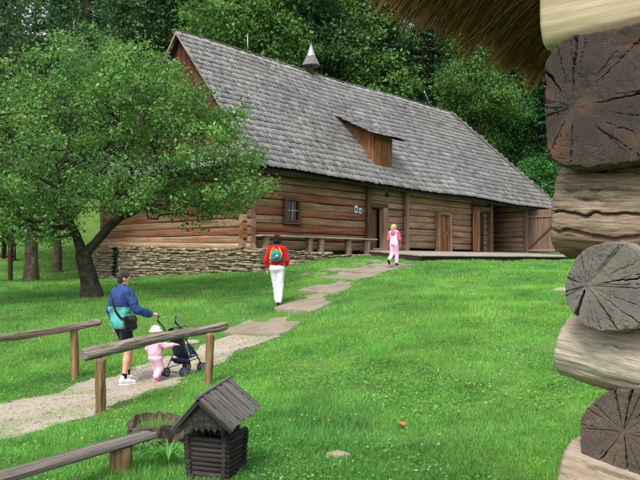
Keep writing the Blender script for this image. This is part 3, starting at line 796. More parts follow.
# ---- wooden deck in front
deck = empty('wooden_deck', H(6.3, 0, 0), HROT)
tag(deck, 'low grey plank deck along the front of the log house', 'deck')
DK = .40; DF = .17
k = 0; y = -.02
while y > -3.0:
    z = DK + (DF - DK) * (-y / 3.0)
    for (x0, x1) in ((0 + .05 * random.random(), 6.9), (6.92, 13.8), (13.82, 20.6)):
        beam('plank', M['plank_grey'], deck, (x0, y - .12, z), (x1, y - .12, z), .232, .05, up=(0, -.077, 1))
    y -= .24
beam('fascia', M['timber_dark'], deck, (0.03, -3.0, DF - .11), (20.6, -3.0, DF - .11), .05, .16)
beam('fascia', M['timber_dark'], deck, (0.03, -.05, DK - .13), (.03, -2.95, DF - .12), .05, .17)
for x in (.25, 5, 10, 15, 20): beam('joist', M['timber_dark'], deck, (x, -.1, DK - .12), (x, -2.9, DF - .12), .14, .16)
for x in (.25, 4, 8, 12, 16, 20):
    for yy in (-.3, -2.8):
        p = H(6.3 + x, yy); beam('stub_post', M['timber_dark'], deck, (x, yy, G(p.x, p.y) - .1), (x, yy, DF - .05 - (yy > -1) * -.1), .16, .16, up=(1, 0, 0))

# ---- bench along the house wall
wb = empty('wall_bench', H(.2, -.3, .38), HROT)
tag(wb, 'long plank bench on stub posts against the log house wall', 'bench')
beam('seat', M['plank_grey'], wb, (0, -.05, .49), (3.4, -.05, .485), .42, .06)
beam('seat', M['plank_grey'], wb, (3.41, -.05, .485), (6.6, -.05, .48), .42, .06)
for x in (.35, 2.6, 3.25, 4.9, 6.1):
    log('leg', M['log_grey'], wb, (x, -.08, -.30), (x, -.08, .455), .13, .13, up=(1, 0, 0), seed=int(x * 10), nseg=3, ns=10, sq=3)

# ------------------------------------------------------------------ near log hut with thatched eave
def endgrain(name, dark, mid, light, patch, ring=0.0055, ringc=.06):
    m, t, b = nt(name)
    tc = t.nodes.new('ShaderNodeTexCoord'); v = tc.outputs['Object']
    w = noise(t, v, 9.0, 3.0, 0.55, 1)
    sub = t.nodes.new('ShaderNodeVectorMath'); sub.operation = 'MULTIPLY_ADD'
    t.links.new(w, sub.inputs[0]); sub.inputs[1].default_value = (0, .022, .022); t.links.new(v, sub.inputs[2])
    sp = t.nodes.new('ShaderNodeSeparateXYZ'); t.links.new(sub.outputs[0], sp.inputs[0])
    yy = math_n(t, 'MULTIPLY', sp.outputs[1], sp.outputs[1]); zz = math_n(t, 'MULTIPLY', sp.outputs[2], sp.outputs[2])
    r = math_n(t, 'SQRT', math_n(t, 'ADD', yy, zz))
    s = math_n(t, 'SINE', math_n(t, 'MULTIPLY', r, 6.283 / ring))
    fine = noise(t, v, 160.0, 3.0); big = noise(t, v, 14.0, 4.0, 0.65)
    h = math_n(t, 'ADD', math_n(t, 'MULTIPLY', s, ringc), math_n(t, 'ADD', math_n(t, 'MULTIPLY', fine, 0.5), math_n(t, 'MULTIPLY', big, 0.55)))
    c = ramp(t, h, [(0.22, dark), (0.52, mid), (0.85, light)])
    c = mixc(t, ramp(t, noise(t, v, 11.0, 3.0, 0.5), [(0.56, (0, 0, 0, 1)), (0.72, (.75, .75, .75, 1))]), c, patch)
    t.links.new(c, b.inputs['Base Color']); b.inputs['Roughness'].default_value = 0.9
    bump(t, b, h, 0.32, 0.004)
    return m
M['end_dark'] = endgrain('end_dark', lin(32, 28, 25), lin(58, 51, 46), lin(88, 79, 71), lin(92, 60, 44), .0062)
M['end_grey'] = endgrain('end_grey', lin(66, 62, 58), lin(100, 95, 89), lin(128, 122, 114), lin(106, 98, 88), .0045, .04)
M['end_brown'] = endgrain('end_brown', lin(48, 41, 37), lin(84, 73, 66), lin(116, 104, 95), lin(86, 64, 50), .0065)
M['side_dark'] = wood('side_dark', lin(34, 28, 22), lin(68, 56, 45), lin(100, 86, 72), 30, 2.0, lin(120, 70, 44), 0.4, 0.1, 0.9, 0.8, 0.006)

HE = Vector((.63, .7766, 0)); HCR = Vector((.7766, -.63, 0))
hut = empty('thatched_hut', (1.0, 2.0, -1.7))
HUTO = Vector((1.0, 2.0, -1.7))
tag(hut, 'corner of a log hut with crossed log ends and thatched eave', 'hut')

def end_log(face, ry, rz, sq, pith, cracks, mats, seed, L=3.4, na=360, nr=70, ringamp=.0003, ring=.006, flat=None, taper=.95):
    th = np.linspace(0, 2 * np.pi, na, endpoint=False); c, s = np.cos(th), np.sin(th)
    k = (np.abs(c) ** sq + np.abs(s) ** sq) ** (-1 / sq)
    nz = 1 + .05 * fbm(np.stack([c * 1.6 + seed, s * 1.6, c * 0], -1), seed, 4) + .012 * fbm(np.stack([c * 14, s * 14, c * 0], -1), seed + 2, 3)
    B = np.stack([ry * k * c * nz, rz * k * s * nz], -1)
    if flat:  # hewn flats: (normal angle, distance)
        for (an, ds) in flat:
            n_ = np.array([math.cos(an), math.sin(an)]); dd = B @ n_; ov = dd > ds
            B[ov] -= np.outer(dd[ov] - ds, n_)
    P0 = np.array(pith); B = B - P0
    rho = np.linspace(0.0, 1, nr + 1)[1:] ** .9
    PY = rho[:, None] * B[None, :, 0]; PZ = rho[:, None] * B[None, :, 1]
    rr = np.hypot(PY, PZ); ang = np.arctan2(PZ, PY)
    dep = ringamp * np.sin(rr / ring * 6.283 + 1.2 * vnoise(np.stack([PY * 22, PZ * 22, PY * 0 + seed], -1), seed)) + .0035 * fbm(np.stack([PY * 16, PZ * 16, PY * 0 + seed], -1), seed + 1, 3) + .0012 * fbm(np.stack([PY * 120, PZ * 120, PY * 0 + seed], -1), seed + 12, 2)
    bw = np.clip((rho[:, None] - .955 + .02 * vnoise(np.stack([PY * 60, PZ * 60, PY * 0], -1), seed + 13)) / .045, 0, 1) ** 2 * .009
    dep = dep + bw
    for (ac, r0, r1, wd, dp) in cracks:
        a0 = R(ac); wob = .05 * vnoise(np.stack([rr * 26, rr * 0 + ac, rr * 0], -1), seed + 3) + .035 * vnoise(np.stack([rr * 110, rr * 0 + ac, rr * 0], -1), seed + 4)
        da = (ang - a0 - wob * (.5 + 0 * rr) + np.pi) % (2 * np.pi) - np.pi
        dist = np.abs(rr * np.sin(np.clip(da, -1.5, 1.5))) + (np.abs(da) > 1.4) * 1
        f = np.clip((rho[:, None] - r0) / .10, 0, 1) * np.clip((r1 - rho[:, None]) / .12 + .3 * (r1 >= 1), 0, 1)
        wv = (.45 + .25 * vnoise(np.stack([rr * 60, rr * 0 + ac, rr * 0 + 3], -1), seed + 8)) * wd * (.35 + .65 * (rho[:, None] if r1 >= 1 else np.sin(np.clip((rho[:, None] - r0) / (r1 - r0), 0, 1) * np.pi)))
        dep = np.maximum(dep, dp * f * np.clip(1.35 - dist / wv, 0, 1))
    V = [np.array([[.0, 0, 0]]), np.stack([dep, PY, PZ], -1).reshape(-1, 3)]
    xs = [.012, .03, .06, .10, .15, .22, .32, .5, L]
    sB = B
    for x in xs:
        q = 1 + (taper - 1) * x / L + .012 * fbm(np.stack([B[:, 0] * 14, B[:, 1] * 14, B[:, 0] * 0 + x * 7], -1), seed + 9, 3)
        V.append(np.stack([np.full(na, x), sB[:, 0] * q, sB[:, 1] * q], -1))
    V = np.concatenate(V); nring = nr + len(xs)
    i = np.arange(nring - 1)[:, None] * na + 1; j = np.arange(na)[None]; j2 = (j + 1) % na
    Q = np.stack([i + j, i + na + j, i + na + j2, i + j2], -1).reshape(-1, 4)
    F = [tuple(q) for q in Q] + [(0, 1 + a, 1 + (a + 1) % na) for a in range(na)]
    F.append(tuple(range(1 + (nring - 1) * na + na - 1, (nring - 1) * na, -1)))
    me = make_mesh('end_log', V, F, True)
    me.materials.append(M[mats[0]]); me.materials.append(M[mats[1]])
    mi = np.zeros(len(F), dtype=np.int32); mi[(nr - 1) * na:(nring - 1) * na] = 1
    me.polygons.foreach_set('material_index', mi)
    a = Vector(face) - HUTO
    mw = frame_mat(a, a + HE)
    mw = mw @ Matrix.Translation((0, pith[0], pith[1]))
    return link('log', me, None, hut, mw=mw)

def side_mesh(L, ry, rz, sq, seed, r1, cracks, rough, nseg, ns, knots=0, wavy=0.0):
    xs = np.linspace(0, L, nseg); th = np.linspace(0, 2 * np.pi, ns, endpoint=False); X, T = np.meshgrid(xs, th, indexing='ij'); c, s = np.cos(T), np.sin(T)
    k = (np.abs(c) ** sq + np.abs(s) ** sq) ** (-1 / sq); tp = 1 + (r1 - 1) * X / L
    disp = rough * fbm(np.stack([X * 3, c * 1.3 + seed, s * 1.3], -1), seed, 3) + rough * .3 * fbm(np.stack([X * 6, c * 9, s * 9 + seed], -1), seed + 2, 3)
    disp -= .012 * np.clip(1 - X / .02, 0, 1) ** 2 + .012 * np.clip(1 - (L - X) / .02, 0, 1) ** 2
    rsk = random.Random(seed)
    for _ in range(knots):
        kx, kt = rsk.uniform(.1, L - .1), rsk.uniform(0, 6.28); dt = np.abs((T - kt + np.pi) % (2 * np.pi) - np.pi) * ry
        disp += rsk.uniform(.006, .014) * np.exp(-(((X - kx) / .035) ** 2 + (dt / .022) ** 2))
    for (tc_, x0, x1, wd, dp) in cracks:
        cen = R(tc_) + .2 * vnoise(np.stack([X * 3, X * 0 + tc_, X * 0], -1), seed + 5) + .05 * vnoise(np.stack([X * 20, X * 0 + tc_, X * 0], -1), seed + 6)
        da = np.abs((T - cen + np.pi) % (2 * np.pi) - np.pi) * ry; f = np.clip((X - x0) / .05 + (x0 <= 0), 0, 1) * np.clip((x1 - X) / .1 + (x1 >= L), 0, 1)
        disp = disp - dp * f * np.clip(1.3 - da / wd, 0, 1)
    cy = vnoise(np.stack([X * .9, X * 0 + seed * 1.7, X * 0], -1), seed) * wavy; cz = vnoise(np.stack([X * .9, X * 0 + seed * 1.7 + 9, X * 0], -1), seed + 5) * wavy
    V = np.stack([X, (ry * k * tp + disp) * c + cy, (rz * k * tp + disp) * s + cz], -1).reshape(-1, 3); n1 = len(xs)
    i = np.arange(n1 - 1)[:, None] * ns; j = np.arange(ns)[None]; j2 = (j + 1) % ns
    F = [tuple(q) for q in np.stack([i + j, i + ns + j, i + ns + j2, i + j2], -1).reshape(-1, 4)] + [tuple(range(ns)), tuple(range(n1 * ns - 1, (n1 - 1) * ns - 1, -1))]
    return smooth_caps(make_mesh('side_log', V, F, True))

def side_log(start, L, ry, rz, sq, mat, seed, tilt=0.0, r1=1.0, cracks=(), rough=.01, nseg=150, ns=250, dirv=None, yawd=0.0):
    d = (dirv or HCR).copy(); d.z = -math.tan(tilt); d = Matrix.Rotation(yawd, 3, 'Z') @ d
    xs = np.concatenate([np.linspace(0, .6, int(nseg * .75)), np.linspace(.6, L, int(nseg * .25) + 1)[1:]]); th = np.linspace(0, 2 * np.pi, ns, endpoint=False)
    X, T = np.meshgrid(xs, th, indexing='ij'); c, s = np.cos(T), np.sin(T)
    k = (np.abs(c) ** sq + np.abs(s) ** sq) ** (-1 / sq); tp = 1 + (r1 - 1) * np.clip(X / .6, 0, 1)
    disp = rough * fbm(np.stack([X * 5, c * 1.3 + seed, s * 1.3], -1), seed, 3) + rough * .35 * fbm(np.stack([X * 7, c * 9, s * 9 + seed], -1), seed + 2, 3)
    disp -= .006 * np.clip(1 - X / .012, 0, 1) ** 2
    for (tc_, x0, x1, wd, dp) in cracks:
        cen = R(tc_) + .09 * vnoise(np.stack([X * 6, X * 0 + tc_, X * 0], -1), seed + 5) + .05 * vnoise(np.stack([X * 40, X * 0 + tc_, X * 0], -1), seed + 6)
        da = np.abs((T - cen + np.pi) % (2 * np.pi) - np.pi) * max(ry, rz)
        f = np.clip((X - x0) / .03 + (x0 <= 0), 0, 1) * np.clip((x1 - X) / .08, 0, 1)
        disp = disp - dp * f * np.clip(1.3 - da / wd, 0, 1)
    Y = (ry * k * tp + disp) * c; Z = (rz * k * tp + disp) * s
    V = np.stack([X, Y, Z], -1).reshape(-1, 3); n1 = len(xs)
    i = np.arange(n1 - 1)[:, None] * ns; j = np.arange(ns)[None]; j2 = (j + 1) % ns
    Q = np.stack([i + j, i + ns + j, i + ns + j2, i + j2], -1).reshape(-1, 4)
    F = [tuple(q) for q in Q] + [tuple(range(ns)), tuple(range(n1 * ns - 1, (n1 - 1) * ns - 1, -1))]
    me = smooth_caps(make_mesh('side_log', V, F, True))
    a = Vector(start) - HUTO
    return link('log', me, M[mat], hut, mw=frame_mat(a, a + d))

def rand_cracks(n, seed, wd=(.0010, .0026), dp=(.006, .02)):
    rs = random.Random(seed)
    return [(rs.uniform(0, 360), rs.choice([.05, .15, .35, .5]), rs.choice([.7, 1.01, 1.01, .9]), rs.uniform(*wd), rs.uniform(*dp)) for _ in range(n)]
# log ends, top to bottom (local y is left, z up; crack angles from left, counter-clockwise seen from behind)
end_log((.765, 1.80, .43), .178, .182, 3.6, (.100, -.012), rand_cracks(22, 5) + [(178, .2, 1.01, .004, .05), (92, .25, 1.01, .005, .05), (272, .3, 1.01, .004, .03), (-60, .3, 1.01, .003, .03), (55, .4, 1.01, .005, .05), (140, .3, 1.01, .003, .03)], ('end_dark', 'side_dark'), 3, ring=.0085, ringamp=.0006)
end_log((.757, 1.80, -.073), .118, .122, 2.15, (.062, .006), rand_cracks(26, 9, (.0008, .0018), (.006, .016)) + [(-70, .15, 1.01, .009, .06), (82, .1, 1.01, .0022, .03), (170, .2, .9, .003, .03), (215, .2, 1.01, .002, .02), (128, .3, 1.01, .002, .02), (20, .4, 1.01, .0025, .02), (-20, .4, 1.01, .0025, .02), (235, .3, 1.01, .003, .03)], ('end_grey', 'hut_side'), 6, ring=.005)
end_log((.805, 1.80, -.475), .130, .138, 2.3, (.018, .028), rand_cracks(22, 14, (.0009, .0022), (.006, .02)) + [(100, .05, 1.01, .006, .06), (78, .1, 1.01, .004, .05), (-95, .05, .9, .004, .04), (-55, .1, 1.01, .003, .03), (190, .1, .9, .003, .03)], ('end_brown', 'side_dark'), 8, ring=.0065, ringamp=.0006)
for k, z in enumerate((-.88, -1.29)): log('log', M['end_brown'], hut, Vector((.82, 1.80, z)) - HUTO, Vector((.82, 1.80, z)) - HUTO + HE * 3.4, .125, .125, seed=40 + k, nseg=6, ns=16, sq=2.2)
for k, z in enumerate((.86, 1.22)): log('log', M['side_dark'], hut, Vector((.86, 1.92, z)) - HUTO, Vector((.86, 1.92, z)) - HUTO + HE * 3.4, .13, .17, seed=50 + k, nseg=6, ns=16, sq=3)
# crossing logs, top to bottom
side_log((.715, 2.085, .81), 3.4, .12, .19, 5.0, 'hut_beam', 21, rough=.004, cracks=((62, .12, .6, .0016, .01), (20, .05, .5, .0012, .008)))
side_log((.742, 2.07, .155), 3.3, .13, .135, 3.0, 'hut_rough', 23, rough=.014, tilt=R(4), cracks=((-150, 0, .30, .004, .03), (160, .02, .25, .0035, .03), (-120, .05, .4, .004, .02), (138, 0, .35, .005, .05), (186, .0, .35, .0035, .03), (118, .08, .4, .004, .02), (172, .06, .16, .004, .02)))
side_log((.730, 2.045, -.250), 3.3, .11, .088, 2.3, 'hut_side', 25, tilt=R(10), r1=1.3, rough=.007, cracks=((150, .1, .5, .003, .012), (200, .15, .6, .003, .01)))
side_log((.715, 1.99, -.645), 3.3, .14, .15, 2.2, 'hut_side', 27, tilt=R(8), r1=1.1, rough=.010, cracks=((140, .05, .4, .004, .02), (170, .0, .5, .0035, .015), (200, .0, .5, .0035, .015)))
for k, z in enumerate((-1.07, -1.5)): log('log', M['hut_side'], hut, Vector((.70, 2.05, z)) - HUTO, Vector((.70, 2.05, z)) - HUTO + HCR * 3.3, .13, .15, seed=60 + k, nseg=6, ns=16, sq=2.2)
log('log', M['hut_side'], hut, Vector((.80, 1.98, 1.12)) - HUTO, Vector((.80, 1.98, 1.12)) - HUTO + HCR * 3.2, .12, .16, seed=66, nseg=6, ns=16, sq=3)

# thatch
EAVE = [Vector(p) for p in ((.14, 2.05, .97), (.30, 2.42, .97), (.56, 2.90, 1.00), (1.12, 3.46, .95), (1.97, 4.25, .97), (2.77, 5.05, .97))]
def eave_at(s):
    n = len(EAVE) - 1; x = min(max(s, 0), 1) * n; i = min(int(x), n - 1); return EAVE[i].lerp(EAVE[i + 1], x - i)
OUT = Vector((-.7766, .63, 0)); SLP = Vector((-.7766 * .77, .63 * .77, -.64)); NUP = SLP.cross(HE); NUP = NUP if NUP.z > 0 else -NUP
rs = random.Random(4); V = []; F = []; T = []
def strand(p0, d, L, r, droop, tnt):
    o = len(V); side = d.cross(Vector((0, 0, 1))).normalized(); up = side.cross(d).normalized()
    for i, f in enumerate((0, .55, 1.0)):
        q = p0 + d * (L * f) + Vector((0, 0, -droop * f * f)); rr = r * (1, .95, .55)[i]
        for a in (0.3, 2.4, 4.5): V.append(q + side * (math.cos(a) * rr) + up * (math.sin(a) * rr)); T.append(tnt)
    for i in (0, 3):
        for a in range(3): F.append((o + i + a, o + i + (a + 1) % 3, o + i + 3 + (a + 1) % 3, o + i + 3 + a))
    F.append((o + 6, o + 7, o + 8))
CL = [(rs.gauss(0, .12), rs.gauss(0, .032), rs.choice((.55, .75, .9, 1.0, 1.25)), rs.gauss(0, .07)) for _ in range(260)]
for k in range(30000):
    s = rs.random() ** 1.25; lay = rs.random(); base = eave_at(s)
    cl = CL[int(s * 85) * 3 + int(lay * 2.99)]; h = .30 * lay ** 2.2                                # bottom layers drawn most densely
    L = rs.uniform(.22, .75)
    d = (SLP + HE * (cl[0] + rs.gauss(0, .10)) + Vector((0, 0, cl[3])) + Vector((0, 0, rs.gauss(0, .09))) + OUT * rs.gauss(0, .06)).normalized()
    inset = rs.random() ** 1.4 * (.55 if rs.random() < .4 else .07)
    tip = base - SLP * inset + NUP * h + OUT * (h * .25) - SLP * (-.028 * rs.gauss(0, 1)) + SLP * (cl[1] - .02)
    g_ = rs.choice((.4, .55, .7, .85, 1.0, 1.0, 1.4)) * cl[2]
    w_ = rs.uniform(-.06, .10)
    strand(tip - d * L, d, L, rs.uniform(.0016, .0036), rs.uniform(.0, .05) if rs.random() < .9 else rs.uniform(.05, .10), (g_ * (1 + w_), g_, g_ * (1 - w_), 1))
M['straw'] = tinted('straw', lin(138, 96, 64), lin(184, 140, 98), 6.0, 0.75, None, 0, 0.3)
M['thatch'] = plain('thatch', lin(74, 52, 34), 0.95, 0.1, 0, 0.4, 30.0, 0.8)
thr = empty('thatch_roof', (0, 0, 0), 0, hut)
o = obj('straw_fringe', [v_ - HUTO for v_ in V], F, M['straw'], thr, tint=T); o['kind'] = 'stuff'
V = []; F = []; ne = 40
for i in range(ne + 1):
    p = eave_at(i / ne); jg = .015 * math.sin(i * 2.1)
    lo = p - SLP * (.035 + jg) + NUP * .03 - HUTO; hi = p - SLP * (.0 + jg) + NUP * .30 - HUTO
    V += [lo, hi, hi - SLP * 3.0, lo - SLP * 3.0]
for i in range(ne):
    a = i * 4; F += [(a, a + 1, a + 5, a + 4), (a + 1, a + 2, a + 6, a + 5), (a + 2, a + 3, a + 7, a + 6), (a + 3, a, a + 4, a + 7)]
F += [(3, 2, 1, 0), (ne * 4, ne * 4 + 1, ne * 4 + 2, ne * 4 + 3)]
obj('thatch_bed', V, F, M['thatch'], thr)

# ------------------------------------------------------------------ trees
M['leaf_apple'] = leafmat('leaf_apple', lin(84, 126, 62), lin(120, 160, 86), 0.42, 0.40, 0.5, 0.0)
M['leaf_forest'] = leafmat('leaf_forest', lin(56, 90, 50), lin(80, 116, 64), 0.25, 0.55, 0.3, 0.5)
M['leaf_light'] = leafmat('leaf_light', lin(76, 114, 54), lin(104, 142, 66), 0.32, 0.55, 0.3, 0.4)
M['leaf_spruce'] = leafmat('leaf_spruce', lin(44, 76, 54), lin(70, 108, 76), 0.12, 0.6, 0.25, 0.4)
M['leaf_bush'] = leafmat('leaf_bush', lin(44, 90, 40), lin(72, 124, 56), 0.3, 0.5, 0.35, 0.3)

def leaf_cloud(rng, blobs, nclump, per, lsize, spread=.5, shell=(.55, 1.0), upb=.45, light_top=.0):
    """clumps of leaves through the outer part of ellipsoid blobs: blobs = [(centre, radii, weight)]"""
    w = np.array([b[2] for b in blobs], float); w /= w.sum(); which = rng.choice(len(blobs), nclump, p=w)
    Cc = np.array([b[0] for b in blobs], float)[which]; Rr = np.array([b[1] for b in blobs], float)[which]
    d = rng.normal(size=(nclump, 3)); d /= np.linalg.norm(d, axis=1, keepdims=True)
    rad = rng.uniform(shell[0], shell[1], nclump)[:, None]
    cc = Cc + d * Rr * rad
    cs = rng.uniform(.6, 1.35, nclump) * spread
    P = np.repeat(cc, per, 0); S = np.repeat(cs, per)
    off = rng.normal(size=(len(P), 3)) * S[:, None] * np.array([.62, .62, .34]); P = P + off
    P[:, 2] -= .12 * (off[:, 0] ** 2 + off[:, 1] ** 2) / np.maximum(S, .05)
    nr = np.repeat(d, per, 0) * .55 + np.array([0, 0, upb]) + rng.normal(size=P.shape) * .55
    L = lsize * rng.uniform(.65, 1.3, len(P)); W = L * rng.uniform(.45, .7, len(P))
    V, F = leaves_np(P, nr, L, W, rng)
    ct = np.repeat(rng.normal(1.0, .16, nclump), per); lt = rng.normal(1.0, .14, len(P)); g = np.clip(ct * lt, .45, 1.7); y = np.repeat(rng.normal(0, .06, nclump), per) + rng.normal(0, .05, len(P))
    tint = np.stack([g * (1 + y * 1.6), g, g * (1 - y), np.ones_like(g)], 1)
    return V, F, np.repeat(tint, 4, 0), cc

def bark_tube(pts, rad, ns=26, seed=0, amp=.06):
    P = [Vector(p) for p in pts]; Q = []; Rr = []
    for i in range(len(P) - 1):
        k = max(2, int((P[i + 1] - P[i]).length / .07))
        for j in range(k):
            f = j / k; Q.append(P[i].lerp(P[i + 1], f)); Rr.append(rad[i] * (1 - f) + rad[i + 1] * f)
    Q.append(P[-1]); Rr.append(rad[-1])
    for _ in range(4): Q = [Q[0]] + [(Q[i - 1] + Q[i] * 2 + Q[i + 1]) / 4 for i in range(1, len(Q) - 1)] + [Q[-1]]
    V, F = tube_data(Q, Rr, ns); V = np.array(V); C_ = np.repeat(np.array(Q), ns, 0); d = V - C_; r = np.linalg.norm(d, axis=1, keepdims=True) + 1e-6
    th = np.arctan2(d[:, 1], d[:, 0]); q = np.stack([np.cos(th) * 5, np.sin(th) * 5, V[:, 2] * 2.2], 1)
    n1 = 1 - 2 * np.abs(vnoise(q, seed)); n2 = vnoise(q * np.array([2.2, 2.2, 3.0]), seed + 1); n3 = vnoise(np.stack([np.cos(th) * 1.3, np.sin(th) * 1.3, V[:, 2] * .8], 1), seed + 2)
    return C_ + d * (1 + amp * n1[:, None] + .5 * amp * n2[:, None] + 1.3 * amp * n3[:, None]), F
def limb_mesh(paths, ns=7):
    V, F = [], []
    for pts, rad in paths:
        v, f = tube_data(pts, rad, ns, True); o = len(V); V += v; F += [tuple(i + o for i in q) for q in f]
    return make_mesh('trunk', V, F, True)

def broadleaf_src(seed, h, rad, nclump, per, lsize, base=.28, spread=.9):
    rng = np.random.default_rng(seed); rs = random.Random(seed)
    blobs = []
    for k in range(9):
        z = h * (base + (1 - base) * (k + .5) / 9); f = math.sin(min(1, (k + 1.2) / 9) * math.pi * .92) ** .6
        a = rs.uniform(0, 6.28); o = rad * .42 * f
        blobs.append(((o * math.cos(a), o * math.sin(a), z), (rad * .72 * f + .3, rad * .72 * f + .3, h * .12), f ** 1.5 + .15))
    V, F, T, cc = leaf_cloud(rng, blobs, nclump, per, lsize, spread)
    paths = [([(0, 0, -.5), (.1, 0, h * .3), (.25, .1, h * .6), (.1, .1, h * .93)], [h * .022, h * .017, h * .011, .03])]
    for k in range(16):
        c = cc[rs.randrange(len(cc))]; zz = max(h * .2, c[2] - h * .16 - rs.random() * 1.0); p0 = Vector((.15 * zz / h, .08, zz * .9))
        mid = p0.lerp(Vector(c), .5) + Vector((0, 0, .3)); paths.append(([p0, mid, Vector(c)], [h * .006, h * .004, .02]))
    return make_mesh('crown', V, F, False, T), limb_mesh(paths)

def spruce_src(seed, h, rad):
    rng = np.random.default_rng(seed); P = []; Nn = []; L = []; T = []
    z = h * .12; paths = [([(0, 0, -.5), (0, 0, h * .5), (0, 0, h)], [h * .018, h * .012, .02])]
    while z < h * .985:
        f = (1 - z / h); r = rad * (f ** .8) * rng.uniform(.8, 1.1) + .15; nb = int(6 + 7 * f)
        for a in rng.uniform(0, 6.28, nb):
            rr = r * rng.uniform(.7, 1.1); n = int(12 + 30 * rr / rad); s = rng.random(n) ** .65
            dirv = np.array([math.cos(a), math.sin(a)]); side = np.array([-dirv[1], dirv[0]])
            wsp = (1 - s) * .30 * rr + .10; lat = rng.uniform(-1, 1, n) * wsp
            zz = z - .42 * rr * s ** 1.5 + .14 * rr * s ** 4 - np.abs(lat) * .35 + rng.normal(0, .06, n)
            xy = dirv[None] * (s * rr)[:, None] + side[None] * lat[:, None]
            P.append(np.column_stack([xy, zz])); g = rng.normal(1, .18)
            Nn.append(np.column_stack([dirv[None].repeat(n, 0) * .35, np.ones(n)]) + rng.normal(size=(n, 3)) * .35); L.append(np.full(n, .34)); T.append(np.full(n, g) * rng.normal(1, .12, n))
        z += h * .026 * rng.uniform(.8, 1.25)
    P, Nn, L, T = map(np.concatenate, (P, Nn, L, T)); L = L * rng.uniform(.6, 1.4, len(L))
    V, F = leaves_np(P, Nn, L, L * .34, rng, .3)
    T = np.clip(T, .4, 1.7)
    return make_mesh('crown', V, F, False, np.repeat(T, 4)), limb_mesh(paths, 8)

def tree(name, src, leaf, x, y, s=1.0, rz=0.0, label=None, group=None, zoff=0.0, sz=None):
    r = empty(name, (x, y, G(x, y) + zoff), rz); r.scale = (s, s, sz or s)
    link('trunk', src[1], M['bark'], r)
    cme = src[0]
    if cme.materials and cme.materials[0] != M[leaf]:
        key = cme.name + leaf
        if key not in _crown_var:
            c2 = cme.copy(); c2.materials.clear(); c2.materials.append(M[leaf]); _crown_var[key] = c2
        cme = _crown_var[key]
    link('crown', cme, M[leaf], r)
    tag(r, label, 'tree', group)
    return r
_crown_var = {}
S_BA = broadleaf_src(101, 21, 4.6, 620, 58, .26)
S_BB = broadleaf_src(102, 18, 4.2, 560, 56, .25)
S_BC = broadleaf_src(103, 14, 3.4, 420, 60, .22, .2)
S_SP = spruce_src(104, 24, 4.2); S_SQ = spruce_src(105, 19, 3.4)
S_BU = broadleaf_src(106, 4.2, 1.7, 190, 45, .20, .05, .45)

# first row of the wood: trees one can tell apart
T1 = [
 ('spruce_tree', S_SP, 'leaf_spruce', -26.5, 56, 1.15, .3, 'tall dark spruce at the left edge of the photo behind the apple tree'),
 ('spruce_tree', S_SP, 'leaf_spruce', -20, 59, 1.2, 1.9, 'dark drooping spruce above the left half of the apple tree'),
 ('spruce_tree', S_SQ, 'leaf_spruce', -23.5, 60, 1.3, 4.1, 'shorter dark spruce between the two tall spruces at the left'),
 ('broadleaf_tree', S_BA, 'leaf_forest', -12.5, 57, 1.1, .9, 'dark broadleaf tree just left of the red gable peak'),
 ('broadleaf_tree', S_BB, 'leaf_light', -6.2, 50, 1.12, 2.2, 'yellow green broadleaf tree behind the upright lightning rod'),
 ('broadleaf_tree', S_BA, 'leaf_forest', -1.5, 54, 1.0, 3.3, 'broadleaf tree behind the ridge turret with the metal cone'),
 ('broadleaf_tree', S_BB, 'leaf_light', 3.4, 56, 1.12, 5.2, 'light green broadleaf tree right of the ridge turret'),
 ('spruce_tree', S_SP, 'leaf_spruce', 5.6, 57, 1.0, 1.2, 'bluish spruce between ridge turret and slanting lightning rod'),
 ('spruce_tree', S_SP, 'leaf_spruce', 9.0, 60, 1.0, .5, 'tall spruce under the left tip of the thatch fringe'),
 ('spruce_tree', S_SQ, 'leaf_spruce', 12.0, 58, 1.05, 2.5, 'spruce behind the right end of the roof ridge'),
 ('broadleaf_tree', S_BC, 'leaf_light', 11.6, 52.5, .98, 4.0, 'bright green tree rising above the hip of the shingled roof'),
 ('broadleaf_tree', S_BB, 'leaf_forest', 16.2, 60, 1.0, 2.9, 'dark broadleaf tree behind the bright tree at the roof hip'),
 ('broadleaf_tree', S_BC, 'leaf_bush', 15.8, 56.0, 1.0, 5.6, 'low dense tree filling the gap between bright tree and spruce'),
 ('broadleaf_tree', S_BC, 'leaf_forest', 19.5, 61.0, 1.2, 3.6, 'rounded dark tree high behind the open gate'),
 ('spruce_tree', S_SQ, 'leaf_spruce', 18.6, 55, 1.0, 1.0, 'dark spruce beside the hut corner above the gate'),
 ('broadleaf_tree', S_BC, 'leaf_bush', 22.5, 57, 1.1, .2, 'broadleaf tree partly hidden behind the hut logs'),
]
for n_, s_, l_, x, y, k, rz, lab in T1: tree(n_, s_, l_, x, y, k, rz, lab, 'front trees of the wood')
for x, y, k, rz, lab in ((15.2, 49.5, 1.0, .4, 'round green bush at the foot of the wood beside the open gate'), (13.0, 51.5, .85, 2.0, 'smaller bush half hidden behind the lower roof hip'), (18.0, 50.5, 1.1, 3.3, 'large bush behind the hut log corner, right of the gate')):
    r = tree('leafy_bush', S_BU, 'leaf_bush', x, y, k, rz, lab, 'bushes below the wood'); r['category'] = 'bush'
